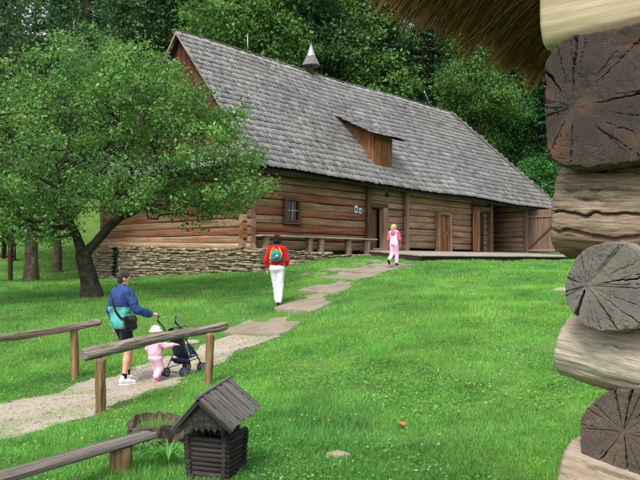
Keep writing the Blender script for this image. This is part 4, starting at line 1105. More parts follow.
# rows behind
rs = random.Random(9); rows = []
for x in range(-34, 36, 5): rows.append((x + rs.uniform(-1.5, 1.5), 66 + rs.uniform(-3, 3)))
for x in range(-42, 46, 6): rows.append((x + rs.uniform(-2, 2), 80 + rs.uniform(-3, 3)))
for x in range(-52, 56, 8): rows.append((x + rs.uniform(-2, 2), 97 + rs.uniform(-3, 3)))
for x, y in rows:
    q = rs.random()
    if q < .45 and not (-12 < x < 6): s_, l_, n_ = S_SP, 'leaf_spruce', 'spruce_tree'
    elif q < .8: s_, l_, n_ = S_BA, 'leaf_forest', 'broadleaf_tree'
    else: s_, l_, n_ = S_BB, 'leaf_light', 'broadleaf_tree'
    tree(n_, s_, l_, x, y, rs.uniform(.95, 1.2), rs.uniform(0, 6.28),
         'dark spruce deep in the wood behind the front trees' if n_ == 'spruce_tree' else ('dark broadleaf tree deep in the wood behind the front trees' if l_ == 'leaf_forest' else 'light green tree deep in the wood behind the front trees'),
         {'leaf_spruce': 'spruces deep in the wood', 'leaf_forest': 'dark broadleaf trees deep in the wood', 'leaf_light': 'light green trees deep in the wood'}[l_])

# old trees on the left lawn: thick bare trunks, crowns above the frame of the apple tree
def old_tree(x, y, h, r0, seed, label, crown_base, rad):
    rng = np.random.default_rng(seed); rsd = random.Random(seed); z = G(x, y)
    r = empty('old_tree', (x, y, z))
    blobs = [((rsd.uniform(-1, 1) * rad * .5, rsd.uniform(-1, 1) * rad * .5, crown_base + (h - crown_base) * f), (rad * .8, rad * .8, (h - crown_base) * .22), 1) for f in (.1, .25, .4, .55, .7, .85)]
    V, F, T, cc = leaf_cloud(rng, blobs, 330, 55, .17, .6)
    paths = [([(0, 0, -.3), (0, 0, .15), (.03, 0, .6), (-.05, .05, 2.2), (.1, 0, crown_base + 1), (0, 0, h * .9)], [r0 * 1.5, r0 * 1.2, r0, r0 * .86, r0 * .7, .04])]
    for k in range(26):
        c = Vector(cc[rsd.randrange(len(cc))]); p0 = Vector((.03, 0, rsd.uniform(crown_base * .8, crown_base + (h - crown_base) * .45)))
        if c.z > p0.z - 1.2: paths.append(([p0, p0.lerp(c, .5) + Vector((0, 0, .25)), c], [r0 * .33, r0 * .2, .015]))
    tv, tf = bark_tube(*paths[0], 26, seed); tv = [tuple(q) for q in tv]
    for pts_, rad_ in paths[1:]:
        v, f = tube_data(pts_, rad_, 8, True); o_ = len(tv); tv += [tuple(q) for q in v]; tf = tf + [tuple(i + o_ for i in q) for q in f]
    obj('trunk', tv, tf, M['bark_grey'], r, True)
    link('crown', make_mesh('crown', V, F, False, T), M['leaf_forest'], r)
    tag(r, label, 'tree', 'old trees on the left lawn')
old_tree(-11.42, 27.3, 11.0, .25, 31, 'thick grey trunked tree nearest the left edge behind the apple tree', 3.0, 3.4)
old_tree(-12.99, 34.1, 12.0, .20, 32, 'tree with slimmer grey trunk between apple tree and thick trunk', 3.2, 3.6)
old_tree(-17.0, 38.0, 11.0, .20, 33, 'thin trunked tree behind the plank fence at far left', 3.2, 3.2)

# ---- the apple tree
def apple_tree():
    rng = np.random.default_rng(77); bx, by = -6.02, 18.25; z0 = G(bx, by)
    root = empty('apple_tree', (bx, by, z0)); tag(root, 'large leafy apple tree with dark leaning forked trunk on the lawn', 'tree')
    nodes = [(0, 0, -.3), (.0, 0, .1), (-.10, .05, .55), (-.26, .05, 1.1)]; par = [-1, 0, 1, 2]
    def chain(start, pts):
        last = start
        for p in pts: nodes.append(p); par.append(last); last = len(nodes) - 1
        return last
    chain(3, [(.05, .1, 1.45), (.42, .0, 1.85), (.75, -.1, 2.12), (1.25, -.3, 2.30), (1.9, -.5, 2.7), (2.5, -.5, 3.3)])
    chain(3, [(-.45, .0, 1.7), (-.75, -.2, 2.3), (-1.0, -.3, 3.0), (-1.2, -.2, 4.0)])
    chain(5, [(.5, .5, 2.5), (.6, .8, 3.4), (.6, .7, 4.4), (.7, .4, 5.6)])
    chain(11, [(-1.3, .3, 2.7), (-2.2, .6, 3.2), (-3.0, .6, 3.5)])
    # targets through the crown
    blobs = [((-.3, 0, 4.3), (3.6, 3.2, 2.4), 5), ((-2.6, 0, 3.9), (2.8, 2.8, 2.1), 4), ((2.5, -.2, 3.7), (2.2, 2.2, 1.7), 3), ((.5, 0, 6.0), (1.4, 1.4, 1.2), 1.5), ((-3.6, -.3, 2.6), (2.0, 1.8, 1.1), 1.6), ((3.9, -.3, 2.9), (.9, 1.0, .65), .7), ((-1.2, -.9, 2.5), (1.8, 1.3, .7), 1.2), ((2.0, -1.0, 2.6), (1.6, 1.2, .6), .9), ((-1.9, -.8, 2.1), (1.9, 1.4, .75), 2.0), ((1.5, -.2, 5.0), (1.7, 1.8, 1.25), 2.6), ((2.9, -.3, 4.1), (1.4, 1.5, 1.0), 1.2)]
    w = np.array([b_[2] for b_ in blobs], float); w /= w.sum(); n = 1500
    wh = rng.choice(len(blobs), n, p=w); d = rng.normal(size=(n, 3)); d /= np.linalg.norm(d, axis=1, keepdims=True)
    T_ = np.array([b_[0] for b_ in blobs], float)[wh] + d * np.array([b_[1] for b_ in blobs], float)[wh] * rng.uniform(.4, 1.0, n)[:, None] ** .6
    T_ = T_ + rng.normal(size=T_.shape) * np.array([.22, .22, .16]); T_ = T_[T_[:, 2] > 1.4]; order = np.argsort(np.linalg.norm(T_ - np.array([0, 0, 2.2]), axis=1)); T_ = T_[order]
    tips = []
    for p in T_:
        nd = np.array(nodes); dist = np.linalg.norm(nd - p, axis=1) + .6 * np.maximum(0, nd[:, 2] - p[2]); dist[:4] = 99
        j = int(np.argmin(dist)); q = nd[j]; L = np.linalg.norm(p - q)
        k = max(1, int(L / .35)); last = j
        for i in range(1, k + 1):
            f = i / k; c_ = q * (1 - f) + p * f + rng.normal(size=3) * .05 + np.array([0, 0, .14 * L * math.sin(f * math.pi)])
            nodes.append(tuple(c_)); par.append(last); last = len(nodes) - 1
        tips.append(last)
    nd = np.array(nodes); n = len(nd); area = np.zeros(n); nch = np.zeros(n, int)
    for i in range(n - 1, 0, -1):
        if nch[i] == 0: area[i] = .006 ** 1.85
        area[par[i]] += area[i]; nch[par[i]] += 1
    rad = area ** (1 / 1.85); rad = np.minimum(rad, .17); rad[0] = .30; rad[1] = .245; rad[2] = .205; rad[3] = .19
    V = []; F = []
    v, f = tube_data([nd[0], nd[1], (nd[1] + nd[2]) / 2, nd[2], nd[3], nd[3] + (nd[3] - nd[2]) * .25], [.40, .285, .235, .215, .20, .16], 16, True); v, f = bark_tube([nd[0], nd[1], (nd[1] + nd[2]) / 2, nd[2], nd[3], nd[3] + (nd[3] - nd[2]) * .25], [.40, .285, .235, .215, .20, .15], 26, 5); V += [tuple(q) for q in v]; F += f
    for i in range(4, n):
        ns = 10 if rad[i] > .05 else (6 if rad[i] > .015 else 3)
        p = par[i]; r0 = min(rad[p], rad[i] * 1.25) if p > 3 else rad[p] if i <= 3 else min(rad[p], rad[i] * 1.3)
        v, f = tube_data([nd[p], nd[i]], [r0, rad[i]], ns, False); o = len(V); V += v; F += [tuple(a + o for a in q) for q in f]
    obj('trunk', V, F, M['bark'], root, True)
    # leaves: along thin twigs
    thin = np.where(rad < .014)[0]; thin = thin[thin > 20]
    c = nd[thin]; a = nd[np.array(par)[thin]]
    per = 50; f = rng.random((len(thin), per, 1)); base = a[:, None] * (1 - f) + c[:, None] * f
    off = rng.normal(size=base.shape) * np.array([.15, .15, .10]); P = (base + off).reshape(-1, 3)
    P[:, 2] -= .05 * rng.random(len(P))
    nr = off.reshape(-1, 3) * 2.0 + np.array([0, 0, .55]) + rng.normal(size=P.shape) * .5
    L = rng.uniform(.055, .13, len(P)); V, F = leaves_np(P, nr, L, L * rng.uniform(.5, .68, len(P)), rng)
    ct = np.repeat(rng.normal(1, .13, len(thin)), per); g = np.clip(ct * rng.normal(1, .16, len(P)), .5, 1.7); y = np.repeat(rng.normal(0, .05, len(thin)), per) + rng.normal(0, .05, len(P))
    obj('crown', V, F, M['leaf_apple'], root, False, np.repeat(np.stack([g * (1 + 1.5 * y), g, g * (1 - y), np.ones_like(g)], 1), 4, 0))
    print('apple leaves', len(P))
apple_tree()

# ------------------------------------------------------------------ fences, bench, well, stump
def rail_fence(label, a, b2, ra, rb, posts, seed):
    r = empty('rail_fence', (a[0], a[1], G(a[0], a[1]))); o = Vector(r.location)
    tag(r, label, 'fence', 'log rail fences by the path')
    L = (Vector(b2) - Vector(a)).length; rk = random.Random(seed)
    me = side_mesh(L, ra, ra, 2.0, seed, rb / ra, [(rk.uniform(0, 360), rk.uniform(-.3, L * .7), rk.uniform(L * .3, L * 1.1), rk.uniform(.0035, .006), .02) for _ in range(7)], .012, 100, 120, 9, .025)
    link('rail', me, M['rail_wood'], r, mw=frame_mat(Vector(a) - o, Vector(b2) - o))
    for (x, y, top, w, lean) in posts:
        z = G(x, y); p0 = Vector((x, y, z - .2)) - o; p1 = Vector((x + lean, y, top)) - o
        me = side_mesh((p1 - p0).length, w, w * .8, 2.8, seed + int(abs(x) * 10), .93, [(rk.uniform(0, 360), rk.uniform(-.2, .5), rk.uniform(.6, 1.5), .004, .02) for _ in range(6)], .010, 40, 90, 3, .01)
        link('post', me, M['post_wood'], r, mw=frame_mat(p0, p1, (1, 0, 0)))
rail_fence('near log rail with thick left end, in front of the man', (-2.90, 8.5, -1.185), (-1.33, 9.85, -.925), .078, .056,
           [(-2.72, 8.58, -1.22, .072, .01), (-1.55, 9.55, -1.01, .070, .03)], 3)
rail_fence('far log rail at the left edge beyond the path, behind the man', (-6.6, 8.2, -1.38), (-3.60, 11.35, -1.02), .064, .056,
           [(-3.9, 11.05, -1.09, .072, -.02), (-6.1, 8.75, -1.36, .07, .0)], 8)

lb = empty('plank_bench', (-1.62, 5.66, G(-1.62, 5.66))); o = Vector(lb.location)
tag(lb, 'low weathered plank bench at the lower left beside the little well', 'bench')
a, b2 = Vector((-2.55, 4.45, -1.535)) - o, Vector((-1.475, 6.01, -1.503)) - o
beam('seat', M['bench_wood'], lb, a, b2, .20, .05, ch=.012, wob=.008)
for f in (.20, .84):
    p = a.lerp(b2, f); log('leg', M['post_wood'], lb, (p.x, p.y, -.2), (p.x, p.y, p.z - .03), .10, .085, up=(1, 0, 0), seed=int(f * 50), nseg=4, ns=12, sq=3)

# little well: crib of round logs under a plank roof
WX, WY = -.82, 5.52; WZ = G(WX, WY)
well = empty('garden_well', (WX, WY, WZ), math.atan2(-.33, .944)); tag(well, 'small dark wooden toy well with plank gable roof in the grass', 'garden well')
NRW = 9; rr = .0205
for i in range(NRW):
    z = .02 + i * .0375; hw = .145 + .018 * i / NRW
    for s in (-1, 1):
        log('log', M['well_wood'], well, (-hw - .035, s * hw, z), (hw + .035, s * hw, z), rr, rr, seed=i * 4 + s, nseg=3, ns=8, wob=.003)
        log('log', M['well_wood'], well, (s * hw, -hw - .035, z + .0187), (s * hw, hw + .035, z + .0187), rr, rr, seed=i * 5 + s + 9, nseg=3, ns=8, wob=.003)
for sx in (-1, 1):
    for sy in (-1, 1): beam('post', M['well_wood'], well, (sx * .12, sy * .12, .25), (sx * .12, sy * .13, .50), .03, .03, up=(1, 0, 0), ch=.004)
wr = empty('roof', (0.02, -.02, .445), 0, well); wr.scale = (.88, .92, .94); wr.rotation_euler = (R(7), R(-4), 0)
RX, RZ_, RL = .30, .255, .29                    # half span, rise, half length
for side in (-1, 1):
    sl = Vector((side * RX, 0, -RZ_)).normalized(); nn = Vector((side * RZ_, 0, RX)).normalized()
    for k in range(10):
        y = -RL + .03 + k * .058; e_ = random.uniform(-.008, .012); 
        p0 = Vector((0, y, .27)) + nn * (.012 if k % 2 else .003) - sl * .012; p1 = p0 + sl * (.395 + e_)
        beam('plank', M['well_roof'], wr, p0, p1, .052, .013, up=tuple(nn), ch=.003, wob=.002)
    beam('batten', M['well_wood'], wr, Vector((0, -RL - .006, .262)) + sl * .02 - nn * .012, Vector((0, -RL - .006, .262)) + sl * .39 - nn * .012, .02, .03, up=tuple(nn), ch=.003)
beam('ridge_cap', M['well_roof'], wr, (0, -RL - .01, .284), (0, RL + .015, .284), .035, .018, ch=.004)
for sy in (-RL + .015, RL - .03):
    for k in range(9):
        x = -.232 + k * .058; top = .262 - abs(x) * (RZ_ / RX) - .012
        lowz = .035 if k in (0, 8) else .0 + .012 * (k % 2)
        if top > lowz + .01:
            V = [(x - .027, sy, top), (x + .027, sy, top - 0), (x + .027, sy, lowz + .02), (x, sy, lowz - .015), (x - .027, sy, lowz + .02)]
            V2 = [(q[0], q[1] + .012, q[2]) for q in V]
            F = [(0, 1, 2, 3, 4), (9, 8, 7, 6, 5)] + [(i, 5 + i, 5 + (i + 1) % 5, (i + 1) % 5) for i in range(5)]
            obj('gable_board', V + V2, F, M['well_wood'], wr)

# hollow stump used as a planter
SX, SY = -1.62, 6.75; SZ = G(SX, SY)
st = empty('stump_planter', (SX, SY, SZ)); tag(st, 'hollow tree stump planter with grass inside, behind the bench end', 'planter')
V = []; F = []; ns = 40
for (rf, z, ii) in ((.27, -.1, 0), (.262, .12, 1), (.255, .225, 2), (.215, .23, 3), (.20, .17, 4)):
    for k in range(ns):
        a_ = 2 * math.pi * k / ns; q = 1 + .10 * math.sin(a_ * 3 + 1) + .06 * vnoise(np.array([[math.cos(a_) * 5, math.sin(a_) * 5, ii * .3]]), 4)[0]
        zz = z + (.018 * vnoise(np.array([[math.cos(a_) * 6, math.sin(a_) * 6, 2]]), 6)[0] + .03 * math.sin(a_) if ii in (2, 3) else 0)
        V.append((rf * q * math.cos(a_), rf * q * math.sin(a_), zz))
for i in range(4): F += [(i * ns + k, i * ns + (k + 1) % ns, (i + 1) * ns + (k + 1) % ns, (i + 1) * ns + k) for k in range(ns)]
F.append(tuple(range(4 * ns, 5 * ns)))
M['stump'] = wood('stump', lin(34, 28, 24), lin(70, 60, 52), lin(116, 104, 92), 12, 12, lin(88, 76, 60), 0.6, 0.1, 0.95, 0.9, 0.02)
obj('bark_ring', V, F, M['stump'], st, False)
log('log_end', M['stump'], st, (.20, -.08, .02), (.36, -.16, .14), .06, .055, seed=5, nseg=4, ns=10)
# far left plank fence
pf = empty('plank_fence', (-13.6, 29.0, G(-13.6, 29.0))); o = Vector(pf.location); tag(pf, 'brown plank fence at the far left edge beside the thick trunk', 'fence')
for k in range(7):
    p0 = Vector((-13.05 - k * .50, 28.5 - k * .05, 0)); z = G(p0.x, p0.y)
    beam('picket', M['timber_brown'], pf, Vector((p0.x, p0.y, z + .95)) - o, Vector((p0.x, p0.y, z + 1.95 + .1 * (k % 2))) - o, .40, .04, up=(1, 0, 0))
for zz in (1.05, 1.7): beam('rail', M['timber_brown'], pf, Vector((-12.55, 28.42, G(-12.6, 28.5) + zz)) - o, Vector((-16.6, 28.8, G(-16.6, 28.8) + zz)) - o, .05, .12)
for x in (-12.70, -14.6, -16.4): beam('post', M['timber_brown'], pf, Vector((x, 28.35 - (x + 13) * .1, G(x, 28.4) - .2)) - o, Vector((x, 28.35 - (x + 13) * .1, G(x, 28.4) + 1.9)) - o, .14, .14, up=(1, 0, 0))

# stones lying in the lawn
M['rock'] = plain('rock', lin(150, 140, 126), 0.9, 0.2, 0, 0.3, 20.0, 0.5)
def rock(x, y, s, seed, label):
    rng = np.random.default_rng(seed); u = np.linspace(0, np.pi, 9); w = np.linspace(0, 2 * np.pi, 14, endpoint=False); V = []
    for a_ in u:
        for c_ in w: V.append((math.sin(a_) * math.cos(c_), math.sin(a_) * math.sin(c_), math.cos(a_)))
    V = np.array(V); V *= (1 + .22 * fbm(V * 1.6 + seed, seed, 3))[:, None] * np.array([s, s * .7, s * .38])
    F = [(i * 14 + k, i * 14 + (k + 1) % 14, (i + 1) * 14 + (k + 1) % 14, (i + 1) * 14 + k) for i in range(8) for k in range(14)]
    F = [f[::-1] for f in F]
    tag(obj('field_stone', V, F, M['rock'], None, True, loc=(x, y, G(x, y) + s * .12)), label, 'stone', 'stones in the lawn')
rock(.16, 5.93, .11, 1, 'flat grey stone in the near lawn right of the well')
rock(5.35, 15.3, .20, 2, 'pale stone in the upper lawn near the hut logs')
rock(-2.45, 13.35, .16, 3, 'stone at the edge of the gravel path below the first step')

# ------------------------------------------------------------------ people (implicit surfaces turned into one continuous skin)
def rcone(P, a, b2, ra, rb):
    a, b2 = np.array(a, float), np.array(b2, float); ab = b2 - a; L2 = ab @ ab + 1e-12
    t_ = np.clip(((P - a) @ ab) / L2, 0, 1)
    return np.linalg.norm(P - a - t_[..., None] * ab, axis=-1) - (ra + (rb - ra) * t_)
def ellip(P, c, r):
    q = P - np.array(c, float); r = np.array(r, float)
    k0 = np.linalg.norm(q / r, axis=-1); k1 = np.linalg.norm(q / (r * r), axis=-1) + 1e-9
    return k0 * (k0 - 1) / k1
class SDF:
    def __init__(s, h=.008, k=.02): s.p = []; s.h = h; s.k = k; s.cut = []; s.fold = 0; s.ff = 14.0
    def c(s, a, b2, ra, rb=None, k=None): s.p.append(('c', a, b2, ra, ra if rb is None else rb, k or s.k)); return s
    def e(s, c, r, k=None): s.p.append(('e', c, r, 0, 0, k or s.k)); return s
    def plane(s, p, n): s.cut.append((np.array(p, float), np.array(n, float) / np.linalg.norm(n))); return s
    def mesh(s):
        los, his = [], []
        for q in s.p:
            if q[0] == 'c': m_ = max(q[3], q[4]); los.append(np.minimum(q[1], q[2]) - m_); his.append(np.maximum(q[1], q[2]) + m_)
            else: los.append(np.array(q[1]) - np.array(q[2])); his.append(np.array(q[1]) + np.array(q[2]))
        h = s.h; lo = np.min(los, 0) - 4 * h - s.fold; hi = np.max(his, 0) + 4 * h + s.fold
        n = np.ceil((hi - lo) / h).astype(int) + 1; ax = [lo[i] + h * np.arange(n[i]) for i in range(3)]
        D = np.full(n, 1.0)
        for q, l_, u_ in zip(s.p, los, his):
            pad = q[5] + 3 * h; i0 = np.maximum(((l_ - pad - lo) / h).astype(int), 0); i1 = np.minimum(((u_ + pad - lo) / h).astype(int) + 2, n)
            sl = tuple(slice(i0[i], i1[i]) for i in range(3))
            P = np.stack(np.meshgrid(*[ax[i][sl[i]] for i in range(3)], indexing='ij'), -1)
            d = rcone(P, q[1], q[2], q[3], q[4]) if q[0] == 'c' else ellip(P, q[1], q[2])
            old = D[sl]; k = q[5]; hh = np.maximum(k - np.abs(old - d), 0) / k
            D[sl] = np.minimum(old, d) - hh * hh * k * .25
        if s.cut or s.fold:
            P = np.stack(np.meshgrid(*ax, indexing='ij'), -1)
            if s.fold:
                nb = np.abs(D) < .05; pq = P[nb]; w_ = pq * np.array([s.ff, s.ff, s.ff * .75]); w_[:, 2] += .9 * vnoise(pq * 6, 9) * s.ff * .12; D[nb] += s.fold * (.6 * fbm(w_, 5, 2) + .9 * (np.abs(vnoise(w_ * .8 + 7, 6)) - .4))
            for (p, nn) in s.cut: D = np.maximum(D, (P - p) @ nn)
        return surface_nets(D, lo, h)
def surface_nets(D, lo, h):
    n = np.array(D.shape); S = np.zeros(tuple(n - 1) + (3,)); Cn = np.zeros(tuple(n - 1)); ins = D < 0
    quads = []
    for ax in range(3):
        sl0 = [slice(None)] * 3; sl1 = [slice(None)] * 3; sl0[ax] = slice(0, -1); sl1[ax] = slice(1, None)
        a, b2 = D[tuple(sl0)], D[tuple(sl1)]; cr = (a < 0) != (b2 < 0)
        I = np.argwhere(cr); va, vb = a[cr], b2[cr]; t_ = va / (va - vb); pos = I.astype(float); pos[:, ax] += t_
        o1, o2 = (ax + 1) % 3, (ax + 2) % 3
        for d1 in (-1, 0):
            for d2 in (-1, 0):
                J = I.copy(); J[:, o1] += d1; J[:, o2] += d2
                ok = np.all((J >= 0) & (J < n - 1), axis=1); j = J[ok]
                np.add.at(S, (j[:, 0], j[:, 1], j[:, 2]), pos[ok]); np.add.at(Cn, (j[:, 0], j[:, 1], j[:, 2]), 1)
        Q = []
        for d1, d2 in ((-1, -1), (0, -1), (0, 0), (-1, 0)):
            J = I.copy(); J[:, o1] += d1; J[:, o2] += d2; Q.append(J)
        Q = np.stack(Q, 1); flip = va > 0; Q[flip] = Q[flip][:, ::-1]
        Q = Q[np.all((Q >= 0) & (Q < n - 1), axis=(1, 2))]
        quads.append(Q)
    act = Cn > 0; ids = np.full(Cn.shape, -1); ids[act] = np.arange(act.sum())
    V = lo + h * (S[act] / Cn[act][:, None]); Q = np.concatenate(quads); F = ids[Q[..., 0], Q[..., 1], Q[..., 2]]
    return V, F
def sobj(name, s, mat, parent): V, F = s.mesh(); return obj(name, V, F, M[mat] if isinstance(mat, str) else mat, parent, True)

M['skin'] = plain('skin', lin(206, 160, 132), 0.55, 0.35, 0, 0.06, 20, 0.05)
def cloth(name, c, var=.12):
    m, t, b = nt(name); v = coord(t); g = noise(t, v, 9.0, 5.0, .65); w = noise(t, v, 120.0, 3.0, .7)
    d = tuple(x * (1 - 1.6 * var) for x in c[:3]) + (1,); l = tuple(min(1, x * (1 + var)) for x in c[:3]) + (1,)
    t.links.new(mixc(t, .35, ramp(t, g, [(.3, d), (.65, l)]), ramp(t, w, [(.3, d), (.7, l)])), b.inputs['Base Color'])
    b.inputs['Roughness'].default_value = .95; b.inputs['Specular IOR Level'].default_value = .08; b.inputs['Sheen Weight'].default_value = .15
    bump(t, b, w, .5, .004); M[name] = m
cloth('white_cotton', lin(226, 228, 236), .05); cloth('red_knit', lin(196, 22, 30)); cloth('navy_shorts', lin(24, 24, 30)); cloth('sock', lin(26, 26, 28))
cloth('shoe_white', lin(214, 216, 218), .08); cloth('shoe_dark', lin(52, 38, 32)); cloth('hair_dark', lin(36, 26, 22), .4); cloth('hair_grey', lin(66, 58, 52), .4); cloth('hair_blond', lin(214, 180, 116), .25)
cloth('pink_white', lin(240, 218, 230), .06); cloth('pink_top', lin(240, 178, 200)); cloth('pink_pale', lin(236, 190, 216)); cloth('pink_hot', lin(232, 92, 140)); cloth('pink_shoe', lin(214, 90, 132)); cloth('black_bag', lin(22, 22, 26)); cloth('hat_white', lin(236, 236, 240), .04)
cloth('teal', lin(44, 140, 130)); cloth('yellow', lin(236, 196, 40)); cloth('blue', lin(46, 84, 110)); cloth('orange', lin(232, 96, 40)); cloth('stroller_navy', lin(26, 30, 58)); cloth('stroller_blue', lin(32, 54, 128))
M['frame_black'] = plain('frame_black', lin(28, 28, 32), 0.4, 0.5, 0.2, 0.1); M['tyre'] = plain('tyre', lin(70, 72, 76), 0.7); M['rim'] = plain('rim', lin(150, 152, 158), 0.4, 0.5); M['eye'] = plain('eye', lin(40, 30, 24), 0.3, 0.5); M['lip'] = plain('lip', lin(170, 96, 88), .5)
# jacket: sewn from a blue upper and a teal lower panel
m, t, b = nt('jacket'); tc = t.nodes.new('ShaderNodeTexCoord'); sp = t.nodes.new('ShaderNodeSeparateXYZ'); t.links.new(tc.outputs['Object'], sp.inputs[0])
ax_ = math_n(t, 'ABSOLUTE', sp.outputs[0]); body_ = math_n(t, 'LESS_THAN', ax_, .225); low_ = math_n(t, 'LESS_THAN', sp.outputs[2], 1.185)
pip_ = math_n(t, 'LESS_THAN', math_n(t, 'ABSOLUTE', math_n(t, 'SUBTRACT', sp.outputs[2], 1.185)), .008)
f_ = math_n(t, 'MULTIPLY', body_, low_); g_n = noise(t, tc.outputs['Object'], 16.0, 3.0)
c = mixc(t, f_, ramp(t, g_n, [(.3, lin(34, 56, 106)), (.7, lin(50, 76, 132))]), ramp(t, g_n, [(.3, lin(66, 150, 140)), (.7, lin(92, 176, 162))]))
c = mixc(t, math_n(t, 'MULTIPLY', body_, pip_), c, lin(30, 34, 60)); t.links.new(c, b.inputs['Base Color']); b.inputs['Roughness'].default_value = .55; bump(t, b, g_n, .3, .01)
M['jacket'] = m

def hand(s, wrist, d, palm_n, side, sc=1.0, curl=.4):
    """palm and five fingers; d finger direction, palm_n palm normal, side = thumb side direction"""
    w, d, pn, sd = [np.array(Vector(v_).normalized() if i else Vector(v_)) for i, v_ in enumerate((wrist, d, palm_n, side))]
    pc = w + d * .045 * sc
    s.c(w, pc + d * .03 * sc, .024 * sc, .026 * sc, .01); s.c(pc + sd * .018 * sc, pc - sd * .020 * sc + d * .03 * sc, .020 * sc, .018 * sc, .012)
    for i, (o_, L) in enumerate(((.028, .068), (.010, .078), (-.009, .072), (-.027, .056))):
        k0 = pc + d * .045 * sc + sd * o_ * sc; k1 = k0 + (d * (1 - .3 * curl) + pn * curl * .6) * L * .45 * sc; k2 = k1 + (d * (1 - 1.1 * curl) + pn * curl * 1.4) * L * .5 * sc
        s.c(k0, k1, .0092 * sc, .0085 * sc, .006); s.c(k1, k2, .0085 * sc, .0072 * sc, .006)
    t0 = pc - d * .02 * sc + sd * .026 * sc; t1 = t0 + (sd * .8 + d * .5 + pn * .3) * .032 * sc; t2 = t1 + (d * .9 + pn * .5 * (curl + .3)) * .030 * sc
    s.c(t0, t1, .012 * sc, .010 * sc, .008); s.c(t1, t2, .010 * sc, .008 * sc, .006)

def head(s, c, hh, yaw=0.0, pitch=0.0):
    """skull, jaw, nose, ears, brow; returns a local->world function for hair, eyes and mouth"""
    m_ = Matrix.Rotation(yaw, 3, 'Z') @ Matrix.Rotation(pitch, 3, 'X'); c = Vector(c)
    f = lambda x, y, z: tuple(c + m_ @ Vector((x * hh, y * hh, z * hh)))
    s.e(f(0, -.03, .10), (.33 * hh, .40 * hh, .40 * hh), .02); s.c(f(0, .10, -.12), f(0, .14, -.36), .25 * hh, .17 * hh, .03)
    s.c(f(0, .35, .02), f(0, .42, -.11), .03 * hh, .045 * hh, .02)
    s.c(f(-.13, .32, .07), f(.13, .32, .07), .05 * hh, .05 * hh, .02)
    for sx in (-1, 1): s.e(f(sx * .335, -.02, -.04), (.045 * hh, .09 * hh, .13 * hh), .008)
    return f
def face_parts(f, hh, root):
    for sx in (-1, 1):
        mb = MB(); V = []; c0 = Vector(f(sx * .14, .345, .0))
        mb.tube([c0 + Vector((0, 0, -.03 * hh)), c0, c0 + Vector((0, 0, .03 * hh))], [.01 * hh, .05 * hh, .01 * hh], 8); mb.build('eye', M['eye'], root, True)
    a, m1, b3 = Vector(f(-.11, .325, -.26)), Vector(f(0, .355, -.265)), Vector(f(.11, .325, -.26))
    MB().tube([a, m1, b3], [.01 * hh, .03 * hh, .01 * hh], 8).build('mouth', M['lip'], root, True)

def shoe(root, ankle, d, mat, sc=1.0, pitch=0.0, L=.27, sole='shoe_white'):
    d = Vector((d[0], d[1], 0)).normalized(); sd = Vector((d.y, -d.x, 0)); up = Vector((0, 0, 1))
    q = Matrix.Rotation(pitch, 3, sd); A = Vector(ankle)
    f = lambda x, z, y=0: tuple(A + q @ (d * x * sc + up * z * sc + sd * y * sc))
    s = SDF(.006, .02); s.c(f(-.03, -.035), f(.06, -.04), .046 * sc, .044 * sc); s.c(f(.06, -.045), f(.155, -.062), .042 * sc, .032 * sc); s.c(f(-.02, -.02), f(-.01, .02), .040 * sc, .042 * sc)
    s.plane(f(0, -.088), q @ -up)
    sh = sobj('shoe', s, mat, root)
    s2 = SDF(.006, .02); s2.c(f(-.035, -.086), f(.06, -.086), .046 * sc, .044 * sc); s2.c(f(.06, -.086), f(.155, -.086), .046 * sc, .036 * sc)
    s2.plane(f(0, -.076), q @ up); s2.plane(f(0, -.098), q @ -up); sobj('sole', s2, sole, sh)

def add_torso(s, sc, w=1.0, off=(0, 0), bend=0.0, ex=0.0, fem=0.0):
    o = lambda x, y, z: (x * sc, y * sc + bend * max(0, z - .95) * sc, z * sc)
    s.e(o(0, 0, .96), ((.165 + .01 * fem) * sc * w + ex, .115 * sc * w + ex, .12 * sc + ex), .05)
    s.e(o(0, .0, 1.12), ((.145 - .015 * fem) * sc * w + ex, .100 * sc * w + ex, .15 * sc + ex), .06)
    s.e(o(0, -.005, 1.30), (.170 * sc * w + ex, .112 * sc * w + ex, .15 * sc + ex), .06)
    s.c(o(-.15 * w, -.01, 1.395), o(.15 * w, -.01, 1.395), .058 * sc + ex, .058 * sc + ex, .06)
def arm(s, sh, el, wr, sc, ex=0.0):
    s.c(sh, el, .052 * sc + ex, .041 * sc + ex, .03); s.c(el, wr, .041 * sc + ex, .028 * sc + ex, .02)
def leg(s, hip, kn, an, sc, ex=0.0, k=.03):
    s.c(hip, kn, .085 * sc + ex, .055 * sc + ex, k)
    kn_, an_ = np.array(kn), np.array(an); cal = kn_ * .68 + an_ * .32
    s.c(kn, cal, .052 * sc + ex, .055 * sc + ex, .02); s.c(cal, an, .054 * sc + ex, .034 * sc + ex, .02)

def person(loc, heading, label, cat='person'):
    """local +y is the heading (angle clockwise from world +y)"""
    r = empty('person', loc, -heading); tag(r, label, cat); return r

